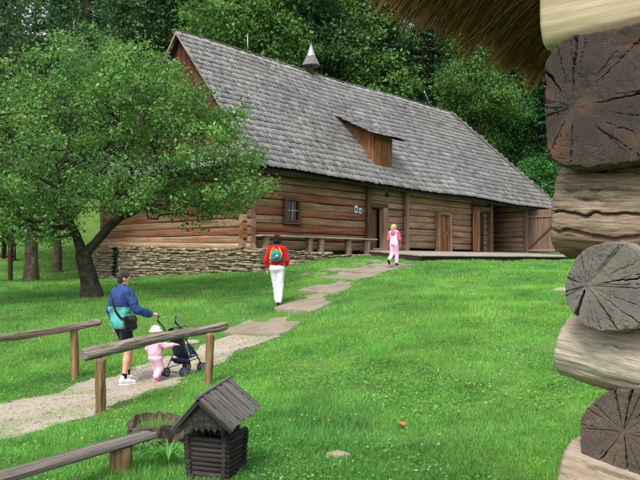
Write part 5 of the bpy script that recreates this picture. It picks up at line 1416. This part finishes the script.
# ---- man in blue and teal jacket, walking away and to the right, right hand on the stroller handle
MX, MY = -3.03, 10.62
man = person((MX, MY, G(MX, MY) + .015), R(48), 'man in blue and teal jacket and dark shorts walking on the path')
sc = 1.0
hipR, knR, anR = (.09, .0, .90), (.10, .04, .49), (.10, -.02, .09)
hipL, knL, anL = (-.09, .0, .90), (-.08, .16, .50), (-.07, .12, .12)
shR, elR, wrR = (.19, -.01, 1.40), (.27, .10, 1.13), (.25, .36, 1.05)
shL, elL, wrL = (-.19, -.01, 1.40), (-.27, -.07, 1.13), (-.25, -.02, .90)
s = SDF(.009, .03); add_torso(s, sc); s.c((0, -.01, 1.42), (0, .01, 1.52), .056, .052, .03)
f = head(s, (0, .02, 1.605), .235, R(-22), R(-4)); hf = f
arm(s, shR, elR, wrR, sc); arm(s, shL, elL, wrL, sc); leg(s, hipR, knR, anR, sc); leg(s, hipL, knL, anL, sc)
for an in (anR, anL): s.c(an, (an[0], an[1] + .13, an[2] - .05), .034, .026, .02)
hand(s, wrR, (.0, 1, -.05), (0, 0, -1), (-1, 0, 0), 1, .75); hand(s, wrL, (.05, .12, -1), (1, 0, 0), (0, 1, 0), 1, .35)
V, F = s.mesh(); body = obj('body', V, F, M['skin'], man, True); face_parts(hf, .235, man)
s = SDF(.006, .015); s.e(hf(0, -.06, .14), (.345 * .235 + .004, .405 * .235 + .006, .385 * .235 + .006)); s.e(hf(0, -.20, -.08), (.30 * .235, .24 * .235, .28 * .235)); s.plane(hf(0, .30, .10), Vector(hf(0, 1, -.35)) - Vector(hf(0, 0, 0))); s.fold = .009; s.ff = 70
sobj('hair', s, 'hair_grey', man)
s = SDF(.009, .03); add_torso(s, sc, 1.0, ex=.028); s.c((-.02, 0, .92), (.02, 0, .92), .16, .16, .06); s.e((0, 0, .93), (.20, .155, .12), .05)
arm(s, shR, elR, (.253, .32, 1.062), 1.0, .026); arm(s, shL, elL, (-.25, -.025, .94), 1.0, .026); s.c((0, -.015, 1.43), (0, .0, 1.485), .072, .062, .03)
s.plane((0, 0, .845), (0, 0, -1)); s.fold = .016; s.ff = 13
sobj('jacket', s, 'jacket', man)
s = SDF(.009, .02); s.c(hipR, knR, .105, .088, .03); s.c(hipL, knL, .105, .088, .03); s.e((0, 0, .92), (.17, .125, .10), .04); s.plane((0, 0, .60), (0, 0, -1)); s.plane((0, 0, .98), (0, 0, 1)); s.fold = .006
sobj('shorts', s, 'navy_shorts', man)
for an, kn, pt, p0 in ((anR, knR, 0, 0), (anL, knL, R(-8), .12)):
    s = SDF(.006, .01); s.c(an, tuple(np.array(an) + (np.array(kn) - np.array(an)) * .16), .041, .042); sobj('sock', s, 'sock', man)
    shoe(man, an, (.25, 1), 'shoe_white', 1.0, pt)
# shoulder bag
RM = Matrix.Translation(man.location) @ Matrix.Rotation(-R(48), 4, 'Z')
bag = empty('shoulder_bag', RM @ Vector((.275, .0, .86)), -R(48) - R(60)); tag(bag, 'black shoulder bag hanging at the hip of the man', 'bag')
s = SDF(.007, .02); s.c((-.09, 0, .02), (.09, 0, .02), .05, .05); s.c((-.09, 0, .13), (.09, 0, .13), .045, .045); s.e((0, 0, .07), (.13, .06, .09)); sobj('pouch', s, 'black_bag', bag)
s = SDF(.006, .02); s.c((-.10, -.018, .15), (.10, -.018, .15), .045, .045); s.c((-.09, -.03, .08), (.09, -.03, .08), .034, .034); sobj('flap', s, 'black_bag', bag)
tube('buckle', M['metal'], bag, [(.03, -.066, .055), (.06, -.066, .055)], .007, 6)
# strap hugs the jacket back from the left shoulder to the right hip
strap = [(-.10, .12, 1.36), (-.11, .03, 1.478), (-.10, -.06, 1.468), (-.06, -.137, 1.36), (.0, -.155, 1.22), (.08, -.158, 1.12), (.17, -.12, 1.02), (.24, -.04, .97)]
RB = bag.matrix_basis.inverted() @ RM
pts = [RB @ Vector(p) for p in strap]; V = []; F = []
R3 = RB.to_3x3()
for i, p in enumerate(pts):
    d = (pts[min(i + 1, len(pts) - 1)] - pts[max(i - 1, 0)]).normalized(); nn = R3 @ (Vector((.2, -1, .3)) if i > 2 else Vector((0, .2, 1))); w = d.cross(nn).normalized() * .018; n2 = nn.normalized() * .004
    V += [p - w - n2, p + w - n2, p + w + n2, p - w + n2]
for i in range(len(pts) - 1): F += [(i * 4 + k, i * 4 + (k + 1) % 4, i * 4 + 4 + (k + 1) % 4, i * 4 + 4 + k) for k in range(4)]
obj('strap', V, F, M['black_bag'], bag)

# ---- toddler in pink with white hat, beside the stroller
TX, TY = -2.50, 10.52
tod = person((TX, TY, G(TX, TY) + .012), R(35), 'toddler in pink with white sun hat walking beside the stroller')
hipR, knR, anR = (.05, 0, .36), (.055, .05, .205), (.055, -.03, .065); hipL, knL, anL = (-.05, 0, .36), (-.05, .06, .205), (-.05, .09, .055)
shR, elR, wrR = (.10, .0, .60), (.17, .07, .54), (.24, .17, .56); shL, elL, wrL = (-.10, 0, .60), (-.15, -.02, .49), (-.14, .05, .40)
s = SDF(.007, .03); s.e((0, 0, .40), (.095, .08, .08), .04); s.e((0, 0, .53), (.10, .08, .13), .04); s.c((-.08, 0, .595), (.08, 0, .595), .04, .04, .04); s.c((0, 0, .61), (0, 0, .67), .038, .036, .02)
f = head(s, (0, .01, .755), .185, R(-10)); hf = f
s.c(shR, elR, .033, .028, .02); s.c(elR, wrR, .028, .021, .01); s.c(shL, elL, .033, .028, .02); s.c(elL, wrL, .028, .021, .01)
for h_, k_, a_ in ((hipR, knR, anR), (hipL, knL, anL)): s.c(h_, k_, .055, .042, .03); s.c(k_, a_, .041, .028, .02); s.c(a_, (a_[0], a_[1] + .07, a_[2] - .03), .026, .02, .01)
hand(s, wrR, (.8, .5, 0), (0, 0, -1), (-.5, .8, 0), .55, .5); hand(s, wrL, (0, .3, -1), (1, 0, 0), (0, 1, 0), .55, .3)
V, F = s.mesh(); obj('body', V, F, M['skin'], tod, True); face_parts(hf, .185, tod)
s = SDF(.006, .02); s.e(hf(0, -.04, .16), (.40 * .185, .46 * .185, .37 * .185)); s.e(hf(0, -.02, .05), (.50 * .185, .58 * .185, .10 * .185), .02); s.plane(hf(0, 0, -.04), (0, 0, -1)); s.fold = .004; s.ff = 20
sobj('sun_hat', s, 'hat_white', tod)
s = SDF(.006, .01); s.e(hf(0, -.14, -.10), (.30 * .185, .26 * .185, .30 * .185)); sobj('hair', s, 'hair_blond', tod)
s = SDF(.007, .03); s.e((0, 0, .43), (.118, .10, .10), .04); s.e((0, 0, .53), (.115, .095, .14), .04); s.c((-.08, 0, .595), (.08, 0, .595), .052, .052, .04); s.c(shR, elR, .046, .040, .02); s.c(elR, (.22, .145, .556), .040, .033, .02); s.c(shL, elL, .046, .040, .02); s.c(elL, (-.142, .04, .42), .040, .033, .02)
s.plane((0, 0, .365), (0, 0, -1)); s.fold = .006; s.ff = 16; sobj('top', s, 'pink_top', tod)
s = SDF(.007, .03); s.e((0, 0, .37), (.108, .095, .08), .03)
for h_, k_, a_ in ((hipR, knR, anR), (hipL, knL, anL)): s.c(h_, k_, .070, .056, .03); s.c(k_, (a_[0], a_[1], a_[2] + .03), .056, .048, .02)
s.fold = .006; s.ff = 16; sobj('trousers', s, 'pink_pale', tod)
for an, pt in ((anR, R(-25)), (anL, 0)): shoe(tod, an, (.1, 1), 'pink_shoe', .52, pt)

# ---- stroller
SRX, SRY = -2.17, 10.95; SH = R(30)
str_ = empty('stroller', (SRX, SRY, G(SRX, SRY)), -SH); str_.scale = (.92, .92, .92); tag(str_, 'folding umbrella stroller with navy seat on the gravel path', 'stroller')
WR = .075
def wheel(x, y, par, zg):
    for k, dx in enumerate((-.032, .032)):
        V = []; F = []; ns = 20
        for (r_, xx) in ((.048, -.012), (.066, -.016), (WR, -.008), (WR, .008), (.066, .016), (.048, .012)):
            V += [(x + dx + xx, y + r_ * math.cos(2 * math.pi * a / ns), zg + WR + r_ * math.sin(2 * math.pi * a / ns)) for a in range(ns)]
        for i in range(6): F += [(i * ns + a, i * ns + (a + 1) % ns, ((i + 1) % 6) * ns + (a + 1) % ns, ((i + 1) % 6) * ns + a) for a in range(ns)]
        w_ = obj('wheel', V, F, M['tyre'], par, True)
        tube('rim', M['rim'], w_, [(x + dx - .009, y, zg + WR), (x + dx + .009, y, zg + WR)], .050, 16, False)
        tube('hub', M['frame_black'], w_, [(x + dx - .013, y, zg + WR), (x + dx + .013, y, zg + WR)], .016, 10, False)
def lz(x, y): p = Matrix.Rotation(-SH, 3, 'Z') @ Vector((x, y, 0)); return G(SRX + p.x, SRY + p.y) - G(SRX, SRY) + .016
for sx in (-1, 1):
    wheel(sx * .20, -.20, str_, lz(sx * .20, -.20)); wheel(sx * .17, .30, str_, lz(sx * .17, .30))
    zr, zf = lz(sx * .20, -.20), lz(sx * .17, .30)
    tube('frame_tube', M['frame_black'], str_, [(sx * .17, .30, zf + .09), (sx * .17, .22, zf + .22), (sx * .18, -.12, .62), (sx * .19, -.30, .86), (sx * .19, -.38, .92)], .011, 8)
    tube('frame_tube', M['frame_black'], str_, [(sx * .20, -.20, zr + .09), (sx * .18, .02, .42), (sx * .17, .10, .50)], .010, 8)
    tube('handle', M['frame_black'], str_, [(sx * .19, -.36, .905), (sx * .19, -.41, .95), (sx * .19, -.40, 1.02), (sx * .19, -.36, 1.05)], .016, 8)
    tube('grip', M['rim'], str_, [(sx * .19, -.39, 1.02), (sx * .19, -.345, 1.055)], .019, 8)
zr = lz(0, -.2)
tube('cross_bar', M['frame_black'], str_, [(-.19, -.19, zr + .12), (.17, .22, .28)], .008, 6); tube('cross_bar', M['frame_black'], str_, [(.19, -.19, zr + .12), (-.17, .22, .28)], .008, 6)
tube('axle', M['frame_black'], str_, [(-.20, -.20, lz(-.2, -.2) + WR), (.20, -.20, lz(.2, -.2) + WR)], .007, 6)
prof = [(.24, .34), (.16, .33), (.04, .31), (-.02, .34), (-.08, .46), (-.14, .60), (-.19, .72)]; V = []; F = []; nx_ = 9
for (y, z) in prof:
    for k in range(nx_):
        x = -.165 + .33 * k / (nx_ - 1); dpt = .045 * (1 - (x / .165) ** 2); V.append((x, y - dpt * .8, z - dpt * .55))
n0 = len(V); V += [(x, y - .014, z - .012) for (x, y, z) in V]
for i in range(len(prof) - 1):
    for k in range(nx_ - 1):
        a = i * nx_ + k; F += [(a, a + 1, a + nx_ + 1, a + nx_), (n0 + a, n0 + a + nx_, n0 + a + nx_ + 1, n0 + a + 1)]
for i in range(len(prof) - 1):
    for k in (0, nx_ - 1): a = i * nx_ + k; F.append((a, a + nx_, n0 + a + nx_, n0 + a))
for k in range(nx_ - 1):
    for i in (0, len(prof) - 1): a = i * nx_ + k; F.append((a, n0 + a, n0 + a + 1, a + 1))
obj('seat_fabric', V, F, M['stroller_navy'], str_, True)
s = SDF(.010, .02); s.c((-.13, -.02, .24), (.13, -.02, .24), .05, .05); s.c((-.13, -.11, .27), (.13, -.11, .27), .03, .03); sobj('basket', s, 'stroller_navy', str_)
for sx in (-1, 1):
    V = [(sx * .170, .18, .345), (sx * .170, -.02, .36), (sx * .176, -.11, .56), (sx * .174, .03, .50)]; V += [(v_[0] + sx * .008, v_[1], v_[2]) for v_ in V]
    obj('side_panel', V, [(0, 1, 2, 3), (7, 6, 5, 4), (0, 4, 5, 1), (1, 5, 6, 2), (2, 6, 7, 3), (3, 7, 4, 0)], M['stroller_blue'], str_)
tube('hood_bow', M['frame_black'], str_, [(-.17, -.10, .62), (-.16, .02, .80), (0, .06, .84), (.16, .02, .80), (.17, -.10, .62)], .008, 6)
V = []; F = []
for i in range(9):
    a = math.pi * i / 8; x = -.165 * math.cos(a); hgt = math.sin(a) ** .6
    V += [(x, -.20, .72 + .10 * hgt), (x * .98, -.08, .68 + .15 * hgt)]
n0 = len(V); V += [(v_[0], v_[1], v_[2] + .006) for v_ in V]
for i in range(8): F += [(i * 2, i * 2 + 1, i * 2 + 3, i * 2 + 2), (n0 + i * 2, n0 + i * 2 + 2, n0 + i * 2 + 3, n0 + i * 2 + 1)]
obj('hood', V, F, M['stroller_navy'], str_, True)

# ---- woman in red sweater and white trousers with a small backpack
WX2, WY2 = -1.02, 16.4
wom = person((WX2, WY2, G(WX2, WY2) + .0), R(12), 'woman in red sweater and white trousers walking up the path steps')
sc = .965
hipR, knR, anR = (.085, 0, .865), (.07, .03, .47), (.055, -.07, .095); hipL, knL, anL = (-.085, 0, .865), (-.055, .10, .47), (-.035, .16, .14)
shR, elR, wrR = (.17, -.01, 1.345), (.25, .00, 1.09), (.20, .17, .97); shL, elL, wrL = (-.17, -.01, 1.345), (-.26, -.05, 1.08), (-.25, .02, .85)
s = SDF(.010, .03); add_torso(s, sc, .95, fem=1); s.c((0, -.01, 1.37), (0, .01, 1.47), .048, .046, .03)
hf = head(s, (0, .02, 1.56), .225, R(0), R(-6)); arm(s, shR, elR, wrR, .88); arm(s, shL, elL, wrL, .88); leg(s, hipR, knR, anR, .95); leg(s, hipL, knL, anL, .95)
for an in (anR, anL): s.c(an, (an[0], an[1] + .12, an[2] - .05), .03, .024, .02)
hand(s, wrR, (-.2, .8, -.3), (-1, 0, 0), (0, .3, 1), .9, .4); hand(s, wrL, (0, .2, -1), (1, 0, 0), (0, 1, 0), .9, .35)
V, F = s.mesh(); obj('body', V, F, M['skin'], wom, True); face_parts(hf, .225, wom)
s = SDF(.007, .02); s.e(hf(0, -.07, .13), (.42 * .225, .47 * .225, .44 * .225)); s.e(hf(0, -.16, -.16), (.42 * .225, .34 * .225, .36 * .225)); s.plane(hf(0, .26, .06), Vector(hf(0, 1, .25)) - Vector(hf(0, 0, 0))); s.fold = .014; s.ff = 50; sobj('hair', s, 'hair_dark', wom)
s = SDF(.009, .03); add_torso(s, sc, .95, ex=.020, fem=1); arm(s, shR, elR, (.205, .15, .985), .88, .020); arm(s, shL, elL, (-.25, .01, .88), .88, .020); s.c((0, -.012, 1.385), (0, 0, 1.42), .062, .054, .03); s.plane((0, 0, .885), (0, 0, -1)); s.fold = .011; s.ff = 14
sobj('sweater', s, 'red_knit', wom)
s = SDF(.009, .03); s.e((0, -.01, .90), (.180, .135, .13), .05)
for h_, k_, a_ in ((hipR, knR, anR), (hipL, knL, anL)):
    s.c(h_, k_, .098, .074, .03); s.c(k_, (a_[0], a_[1], a_[2] + .015), .074, .076, .03)
s.plane((0, 0, .96), (0, 0, 1)); s.fold = .010; s.ff = 13; sobj('trousers', s, 'white_cotton', wom)
for an, pt in ((anR, R(-10)), (anL, R(6))): shoe(wom, an, (0, 1), 'shoe_dark', .92, pt, sole='shoe_dark')
RM = Matrix.Translation(wom.location) @ Matrix.Rotation(-R(12), 4, 'Z')
bp = empty('small_backpack', RM @ Vector((.02, -.17, 1.06)), -R(12)); tag(bp, 'small colourful backpack on the back of the woman in red', 'backpack')
s = SDF(.007, .03); s.c((-.07, 0, .06), (.07, 0, .06), .065, .065); s.c((-.06, .01, .17), (.06, .01, .17), .055, .055); s.e((0, 0, .12), (.13, .075, .14)); sobj('pack_body', s, 'teal', bp)
s = SDF(.006, .02); s.e((.02, -.07, .10), (.085, .028, .075)); sobj('front_pocket', s, 'blue', bp)
s = SDF(.005, .01); s.e((.045, -.094, .12), (.032, .012, .028)); sobj('patch', s, 'white_cotton', bp)
s = SDF(.005, .01); s.e((-.015, -.092, .075), (.028, .012, .024)); sobj('patch', s, 'orange', bp)
tube('strap', M['yellow'], bp, [(-.12, -.02, .02), (-.15, .0, .06), (-.14, .02, .16), (-.10, .02, .26), (-.07, .06, .31)], .016, 8)
tube('strap', M['yellow'], bp, [(.12, .0, .04), (.14, .02, .16), (.09, .02, .26), (.06, .06, .31)], .014, 8)
tube('handle', M['yellow'], bp, [(-.03, .01, .22), (-.02, -.005, .27), (.02, -.005, .27), (.03, .01, .22)], .011, 8)

# ---- girl in pink near the deck
GX_, GY_ = 2.36, 22.0
girl = person((GX_, GY_, G(GX_, GY_) + .05), R(28), 'blond girl in pink hooded top and pale pink trousers near the deck')
sc = .755
hipR, knR, anR = (.07, 0, .655), (.07, .07, .37), (.065, .05, .08); hipL, knL, anL = (-.07, 0, .655), (-.075, .03, .37), (-.085, -.20, .17)
shR, elR, wrR = (.135, -.01, 1.03), (.19, .02, .84), (.17, .11, .70); shL, elL, wrL = (-.135, -.01, 1.03), (-.19, .0, .84), (-.16, .12, .73)
s = SDF(.010, .03); add_torso(s, sc, .95); s.c((0, 0, 1.06), (0, .01, 1.13), .04, .038, .02)
hf = head(s, (0, .01, 1.20), .205, R(-15)); arm(s, shR, elR, wrR, .68); arm(s, shL, elL, wrL, .68); leg(s, hipR, knR, anR, .74); leg(s, hipL, knL, anL, .74)
s.c(anR, (anR[0], anR[1] + .10, .04), .026, .02, .02); s.c(anL, (anL[0], anL[1] + .04, anL[2] - .08), .026, .02, .02)
hand(s, wrR, (0, .4, -1), (-1, 0, 0), (0, 1, .2), .75, .35); hand(s, wrL, (0, .5, -1), (1, 0, 0), (0, 1, .2), .75, .35)
V, F = s.mesh(); obj('body', V, F, M['skin'], girl, True); face_parts(hf, .205, girl)
s = SDF(.007, .02); s.e(hf(0, -.06, .12), (.42 * .205, .47 * .205, .43 * .205)); s.e(hf(0, -.22, -.12), (.36 * .205, .25 * .205, .30 * .205)); s.plane(hf(0, .26, .06), Vector(hf(0, 1, .25)) - Vector(hf(0, 0, 0))); s.fold = .012; s.ff = 50; sobj('hair', s, 'hair_blond', girl)
s = SDF(.009, .03); add_torso(s, sc, .95, ex=.018); s.plane((0, 0, .70), (0, 0, -1)); s.fold = .006; sobj('top', s, 'pink_white', girl)
s = SDF(.009, .03); arm(s, shR, elR, (.172, .10, .715), .70, .020); s.c((-.11, -.01, 1.05), (.11, -.01, 1.05), .062, .062, .03); arm(s, shL, elL, (-.162, .11, .745), .70, .020); s.e((0, -.085, 1.03), (.085, .055, .09), .04); s.c((0, -.01, 1.06), (0, .0, 1.10), .062, .06, .03); sobj('hood_and_sleeves', s, 'pink_hot', girl)
s = SDF(.009, .03); s.e((0, 0, .70), (.142, .115, .11), .04)
for h_, k_, a_ in ((hipR, knR, anR), (hipL, knL, anL)): s.c(h_, k_, .080, .064, .03); s.c(k_, (a_[0], a_[1], a_[2] + .02), .064, .055, .03)
s.plane((0, 0, .755), (0, 0, 1)); s.fold = .005; s.ff = 12; sobj('trousers', s, 'pink_pale', girl)
for an, pt in ((anR, 0), (anL, R(-55))): shoe(girl, an, (0, 1), 'shoe_dark', .72, pt, sole='shoe_dark')

# ------------------------------------------------------------------ grass, flowers, plants
M['grass'] = leafmat('grass', lin(98, 156, 68), lin(120, 174, 86), 0.30, 0.55, 0.3, 0.0)
def clear_of_things(x, y):
    ok = ~path_mask(x, y); ok &= ~(worn_mask(x, y) & (vnoise(np.stack([x * 7, y * 7, x * 0], -1), 88) > -.35))
    for q in SLABS:
        q = np.array(q); cen = q.mean(0); ok &= ~in_poly(x, y, cen + (q - cen) * 1.2)
    u, v_ = to_house(x, y)
    ok &= ~((u > -.15) & (u < 25.5) & (v_ > -.62) & (v_ < 10.4)); ok &= ~((u > 6.25) & (u < 27) & (v_ > -3.05) & (v_ < 0))
    ok &= ~((np.abs(x - WX) < .17) & (np.abs(y - WY) < .17)); ok &= (np.hypot(x - SX, y - SY) > .26)
    # inside the hut corner
    hx, hy = x - .80, y - 1.95; a = hx * HE.x + hy * HE.y; c_ = hx * HCR.x + hy * HCR.y
    ok &= ~((a > -.1) & (c_ > -.1))
    return ok
def scatter(rng, y0, y1, dens, wide=.60, margin=1.2):
    n = int(dens * ((y1 - y0) * (2 * margin) + wide * (y1 ** 2 - y0 ** 2)))
    y = np.sqrt(rng.uniform(y0 ** 2, y1 ** 2, n)); x = rng.uniform(-1, 1, n) * (wide * y + margin)
    k = clear_of_things(x, y); return x[k], y[k]
def blades(rng, x, y, hgt, wid, segs):
    n = len(x); z = gz(x, y) - .005; a = rng.uniform(0, 6.283, n); lean = rng.uniform(.1, .75, n) * hgt; la = rng.uniform(0, 6.283, n)
    sx, sy = np.cos(a) * wid / 2, np.sin(a) * wid / 2; lx, ly = np.cos(la) * lean, np.sin(la) * lean
    B = np.stack([x, y, z], 1); S = np.stack([sx, sy, 0 * x], 1); Lv = np.stack([lx, ly, 0 * x], 1); U = np.stack([0 * x, 0 * x, hgt], 1)
    if segs == 1:
        V = np.stack([B - S, B + S, B + U + Lv], 1); F = np.arange(n)[:, None] * 3 + np.array([[0, 1, 2]]); k = 3
    else:
        mid = B + U * .6 + Lv * .35
        V = np.stack([B - S, B + S, mid - S * .75, mid + S * .75, B + U * .95 + Lv], 1)
        i = np.arange(n)[:, None] * 5; F = np.concatenate([i + np.array([[0, 1, 3]]), i + np.array([[0, 3, 2]]), i + np.array([[2, 3, 4]])]); k = 5
    return V.reshape(-1, 3), F, k
def grass_tint(rng, x, y):
    q = np.stack([x, y, 0 * x], 1); p1 = fbm(q * .55, 61, 3); p2 = fbm(q * 2.3, 62, 2); n = len(x)
    p3 = fbm(q * .9 + 40, 65, 3); g = np.clip(1 + .17 * p1 + .2 * p2 + rng.normal(0, .17, n), .5, 1.6); w_ = .10 * p1 + rng.normal(0, .07, n) + (rng.random(n) < .04 + .5 * np.clip(p3 - .75, 0, 1)) * .6
    return np.stack([g * (1 + w_ * 1.3), g * (1 + w_ * .15), g * (1 - w_), np.ones(n)], 1)
rng = np.random.default_rng(5); VV, FF, TT = [], [], []; off = 0
for (y0, y1, dens, h0, w0, segs) in ((3.6, 5.5, 8500, .055, .0042, 2), (5.5, 8, 6000, .055, .0050, 2), (8, 12, 3200, .055, .0075, 1), (12, 18, 1700, .058, .011, 1), (18, 28, 700, .060, .017, 1), (28, 46, 200, .07, .03, 1)):
    x, y = scatter(rng, y0, y1, dens)
    kp = fbm(np.stack([x * .8 + 20, y * .8, 0 * x], 1), 91, 3) + .5 * rng.random(len(x)) > -.62; x, y = x[kp], y[kp]; q = np.stack([x, y, 0 * x], 1)
    tall = 1 + .42 * fbm(q * .8, 63, 2) + .42 * fbm(q * 3.5, 64, 2)
    near = np.minimum.reduce([np.hypot(x + 2.72, y - 8.58), np.hypot(x + 1.55, y - 9.55), np.hypot(x - WX, y - WY) - .1, np.hypot(x + 1.6, y - 5.7), np.hypot(x - SX, y - SY) - .1, np.hypot(x + 6.02, y - 18.25) - .15])
    tall = tall + .9 * np.clip(1 - near / .35, 0, 1)
    hgt = h0 * np.clip(tall, .45, 2.4) * rng.uniform(.55, 1.35, len(x)); wid = w0 * rng.uniform(.7, 1.4, len(x))
    V, F, k = blades(rng, x, y, hgt, wid, segs)
    VV.append(V); FF.append(F + off); TT.append(np.repeat(grass_tint(rng, x, y), k, 0)); off += len(V)
# tufts growing in from the edges of path and steps, and inside the stump
xe = rng.uniform(-6.5, -.4, 110000); ye = rng.uniform(5.0, 14.4, 110000)
e0 = path_mask(xe, ye) & (fbm(np.stack([xe * 1.6, ye * 1.6, xe * 0], 1), 66, 2) > .45)
em_, ee_ = edge_band(xe, ye, .11); e0 = e0 | (em_ & ee_ & (rng.random(len(xe)) < .6))
a_ = rng.uniform(0, 6.28, 500); r_ = .15 * np.sqrt(rng.random(500))
xe = np.r_[xe[e0], SX + r_ * np.cos(a_)]; ye = np.r_[ye[e0], SY + r_ * np.sin(a_)]; hg = np.r_[rng.uniform(.02, .055, e0.sum()), rng.uniform(.18, .30, 500)]
V, F, k = blades(rng, xe, ye, hg, np.full(len(xe), .007), 1); VV.append(V); FF.append(F + off); TT.append(np.repeat(grass_tint(rng, xe, ye), k, 0)); off += len(V)
tag(obj('lawn_grass', np.concatenate(VV), np.concatenate(FF), M['grass'], tint=np.concatenate(TT)), 'short green lawn grass covering the slope', 'grass', kind='stuff')
# clover and plantain leaves near the camera
x, y = scatter(rng, 3.6, 12, 450); k = fbm(np.stack([x * .9, y * .9, x * 0], 1), 67, 2) > -.05; x, y = x[k], y[k]
P = np.stack([x, y, gz(x, y) + rng.uniform(.015, .05, len(x))], 1); L = rng.uniform(.018, .045, len(x))
V, F = leaves_np(P, np.array([[0, 0, 1.0]]) + rng.normal(size=P.shape) * .35, L, L * .75, rng)
M['clover'] = leafmat('clover', lin(84, 144, 62), lin(106, 162, 80), 0.3, 0.5, 0.4, 0.0)
tag(obj('clover_leaves', V, F, M['clover'], tint=np.repeat(np.clip(rng.normal(1, .2, len(x)), .5, 1.6), 4)), 'clover and plantain leaves among the lawn grass', 'clover', kind='stuff')
# daisies and hawkbits
def flowers(name, label, x, y, rad, col, z0):
    n = len(x); ns = 7; a = np.linspace(0, 2 * np.pi, ns, endpoint=False); z = gz(x, y) + z0 * rng.uniform(.7, 1.3, n); r = rad * rng.uniform(.6, 1.3, n) * np.maximum(1, y / 14)
    ring = np.stack([x[:, None] + r[:, None] * np.cos(a), y[:, None] + r[:, None] * np.sin(a), np.repeat((z + r * .3)[:, None], ns, 1)], -1)
    V = np.concatenate([np.stack([x, y, z], 1)[:, None], ring], 1).reshape(-1, 3); i = (np.arange(n) * (ns + 1))[:, None]
    F = np.concatenate([i + np.array([[0, 1 + k, 1 + (k + 1) % ns]]) for k in range(ns)])
    tag(obj(name, V, F, col), label, 'flowers', kind='stuff')
M['petal_white'] = plain('petal_white', lin(226, 226, 214), .7, .2, 0, .04, 5, 0); M['petal_yellow'] = plain('petal_yellow', lin(226, 190, 40), .7, .2, 0, .1, 5, 0)
def fl_spots(n, y0, y1, seed, thr, dens):
    x, y = scatter(rng, y0, y1, dens); f_ = fbm(np.stack([x * .5, y * .5, x * 0], 1), seed, 3); k = (f_ > thr) | (rng.random(len(x)) < .12); return x[k], y[k]
x, y = fl_spots(0, 4, 26, 68, .15, 5); flowers('daisies', 'tiny white daisies dotted over the lawn', x, y, .010, M['petal_white'], .055)
x, y = fl_spots(0, 4, 26, 69, .0, 8); flowers('hawkbits', 'tiny yellow hawkbit flowers dotted over the lawn', x, y, .012, M['petal_yellow'], .06)
# fallen leaves
M['leaf_dry'] = plain('leaf_dry', lin(176, 112, 62), .7, .2, 0, .25, 30, .2); M['leaf_dry2'] = plain('leaf_dry2', lin(192, 166, 128), .7, .2, 0, .25, 30, .2)
for i, (x, y, mm, lab) in enumerate(((.78, 6.7, 'leaf_dry', 'orange fallen leaf on the near lawn'), (1.75, 8.05, 'leaf_dry', 'smaller orange fallen leaf farther up the lawn'), (4.2, 10.5, 'leaf_dry2', 'pale dry leaf on the lawn toward the hut'), (4.6, 15.5, 'leaf_dry2', 'pale dry leaf high on the lawn below the deck'))):
    z = G(x, y) + .06; s = .042; V = []; F = []; ns = 12
    for k in range(ns):
        a = 2 * math.pi * k / ns; r = s * (1 + .28 * math.cos(3 * a)); V.append((r * math.cos(a), r * .75 * math.sin(a), .012 * math.sin(2 * a)))
    V.append((0, 0, .01)); V += [(v_[0], v_[1], v_[2] - .002) for v_ in V]
    F = [(k, (k + 1) % ns, ns) for k in range(ns)] + [((k + 1) % ns + ns + 1, k + ns + 1, 2 * ns + 1) for k in range(ns)] + [(k, k + ns + 1, (k + 1) % ns + ns + 1, (k + 1) % ns) for k in range(ns)]
    tag(obj('fallen_leaf', V, F, M[mm], loc=(x, y, z), rot=(.2, .15, i)), lab, 'leaf', 'fallen leaves on the lawn')
# day lily clump beside the stump
def strap_plant(x, y, n, L0, seed, label, leaf='grass'):
    rs2 = random.Random(seed); r = empty('day_lily', (x, y, G(x, y))); tag(r, label, 'plant', 'day lilies by the bench'); 
    for k in range(n):
        a = rs2.uniform(0, 6.28); L = L0 * rs2.uniform(.7, 1.2); w = .009; V = []; F = []; sd = (-math.sin(a), math.cos(a)); b0 = rs2.uniform(0, .05)
        for i in range(6):
            f = i / 5; d = b0 + L * (.25 * f + .5 * f * f); z = L * (1.25 * f - .85 * f * f); ww = w * (1 - f ** 2) + .001
            V += [(d * math.cos(a) - sd[0] * ww, d * math.sin(a) - sd[1] * ww, z + .004), (d * math.cos(a), d * math.sin(a), z), (d * math.cos(a) + sd[0] * ww, d * math.sin(a) + sd[1] * ww, z + .004)]
        for i in range(5):
            for j in range(2): q = i * 3 + j; F.append((q, q + 1, q + 4, q + 3))
        g = rs2.uniform(.85, 1.3); obj('leaf', V, F, M['clover'], r, True, np.full(len(V), g))
strap_plant(-1.30, 5.95, 34, .36, 3, 'tuft of arching strap leaves between bench end and little well')
strap_plant(-1.62, 6.35, 18, .28, 4, 'smaller tuft of strap leaves in front of the hollow stump')
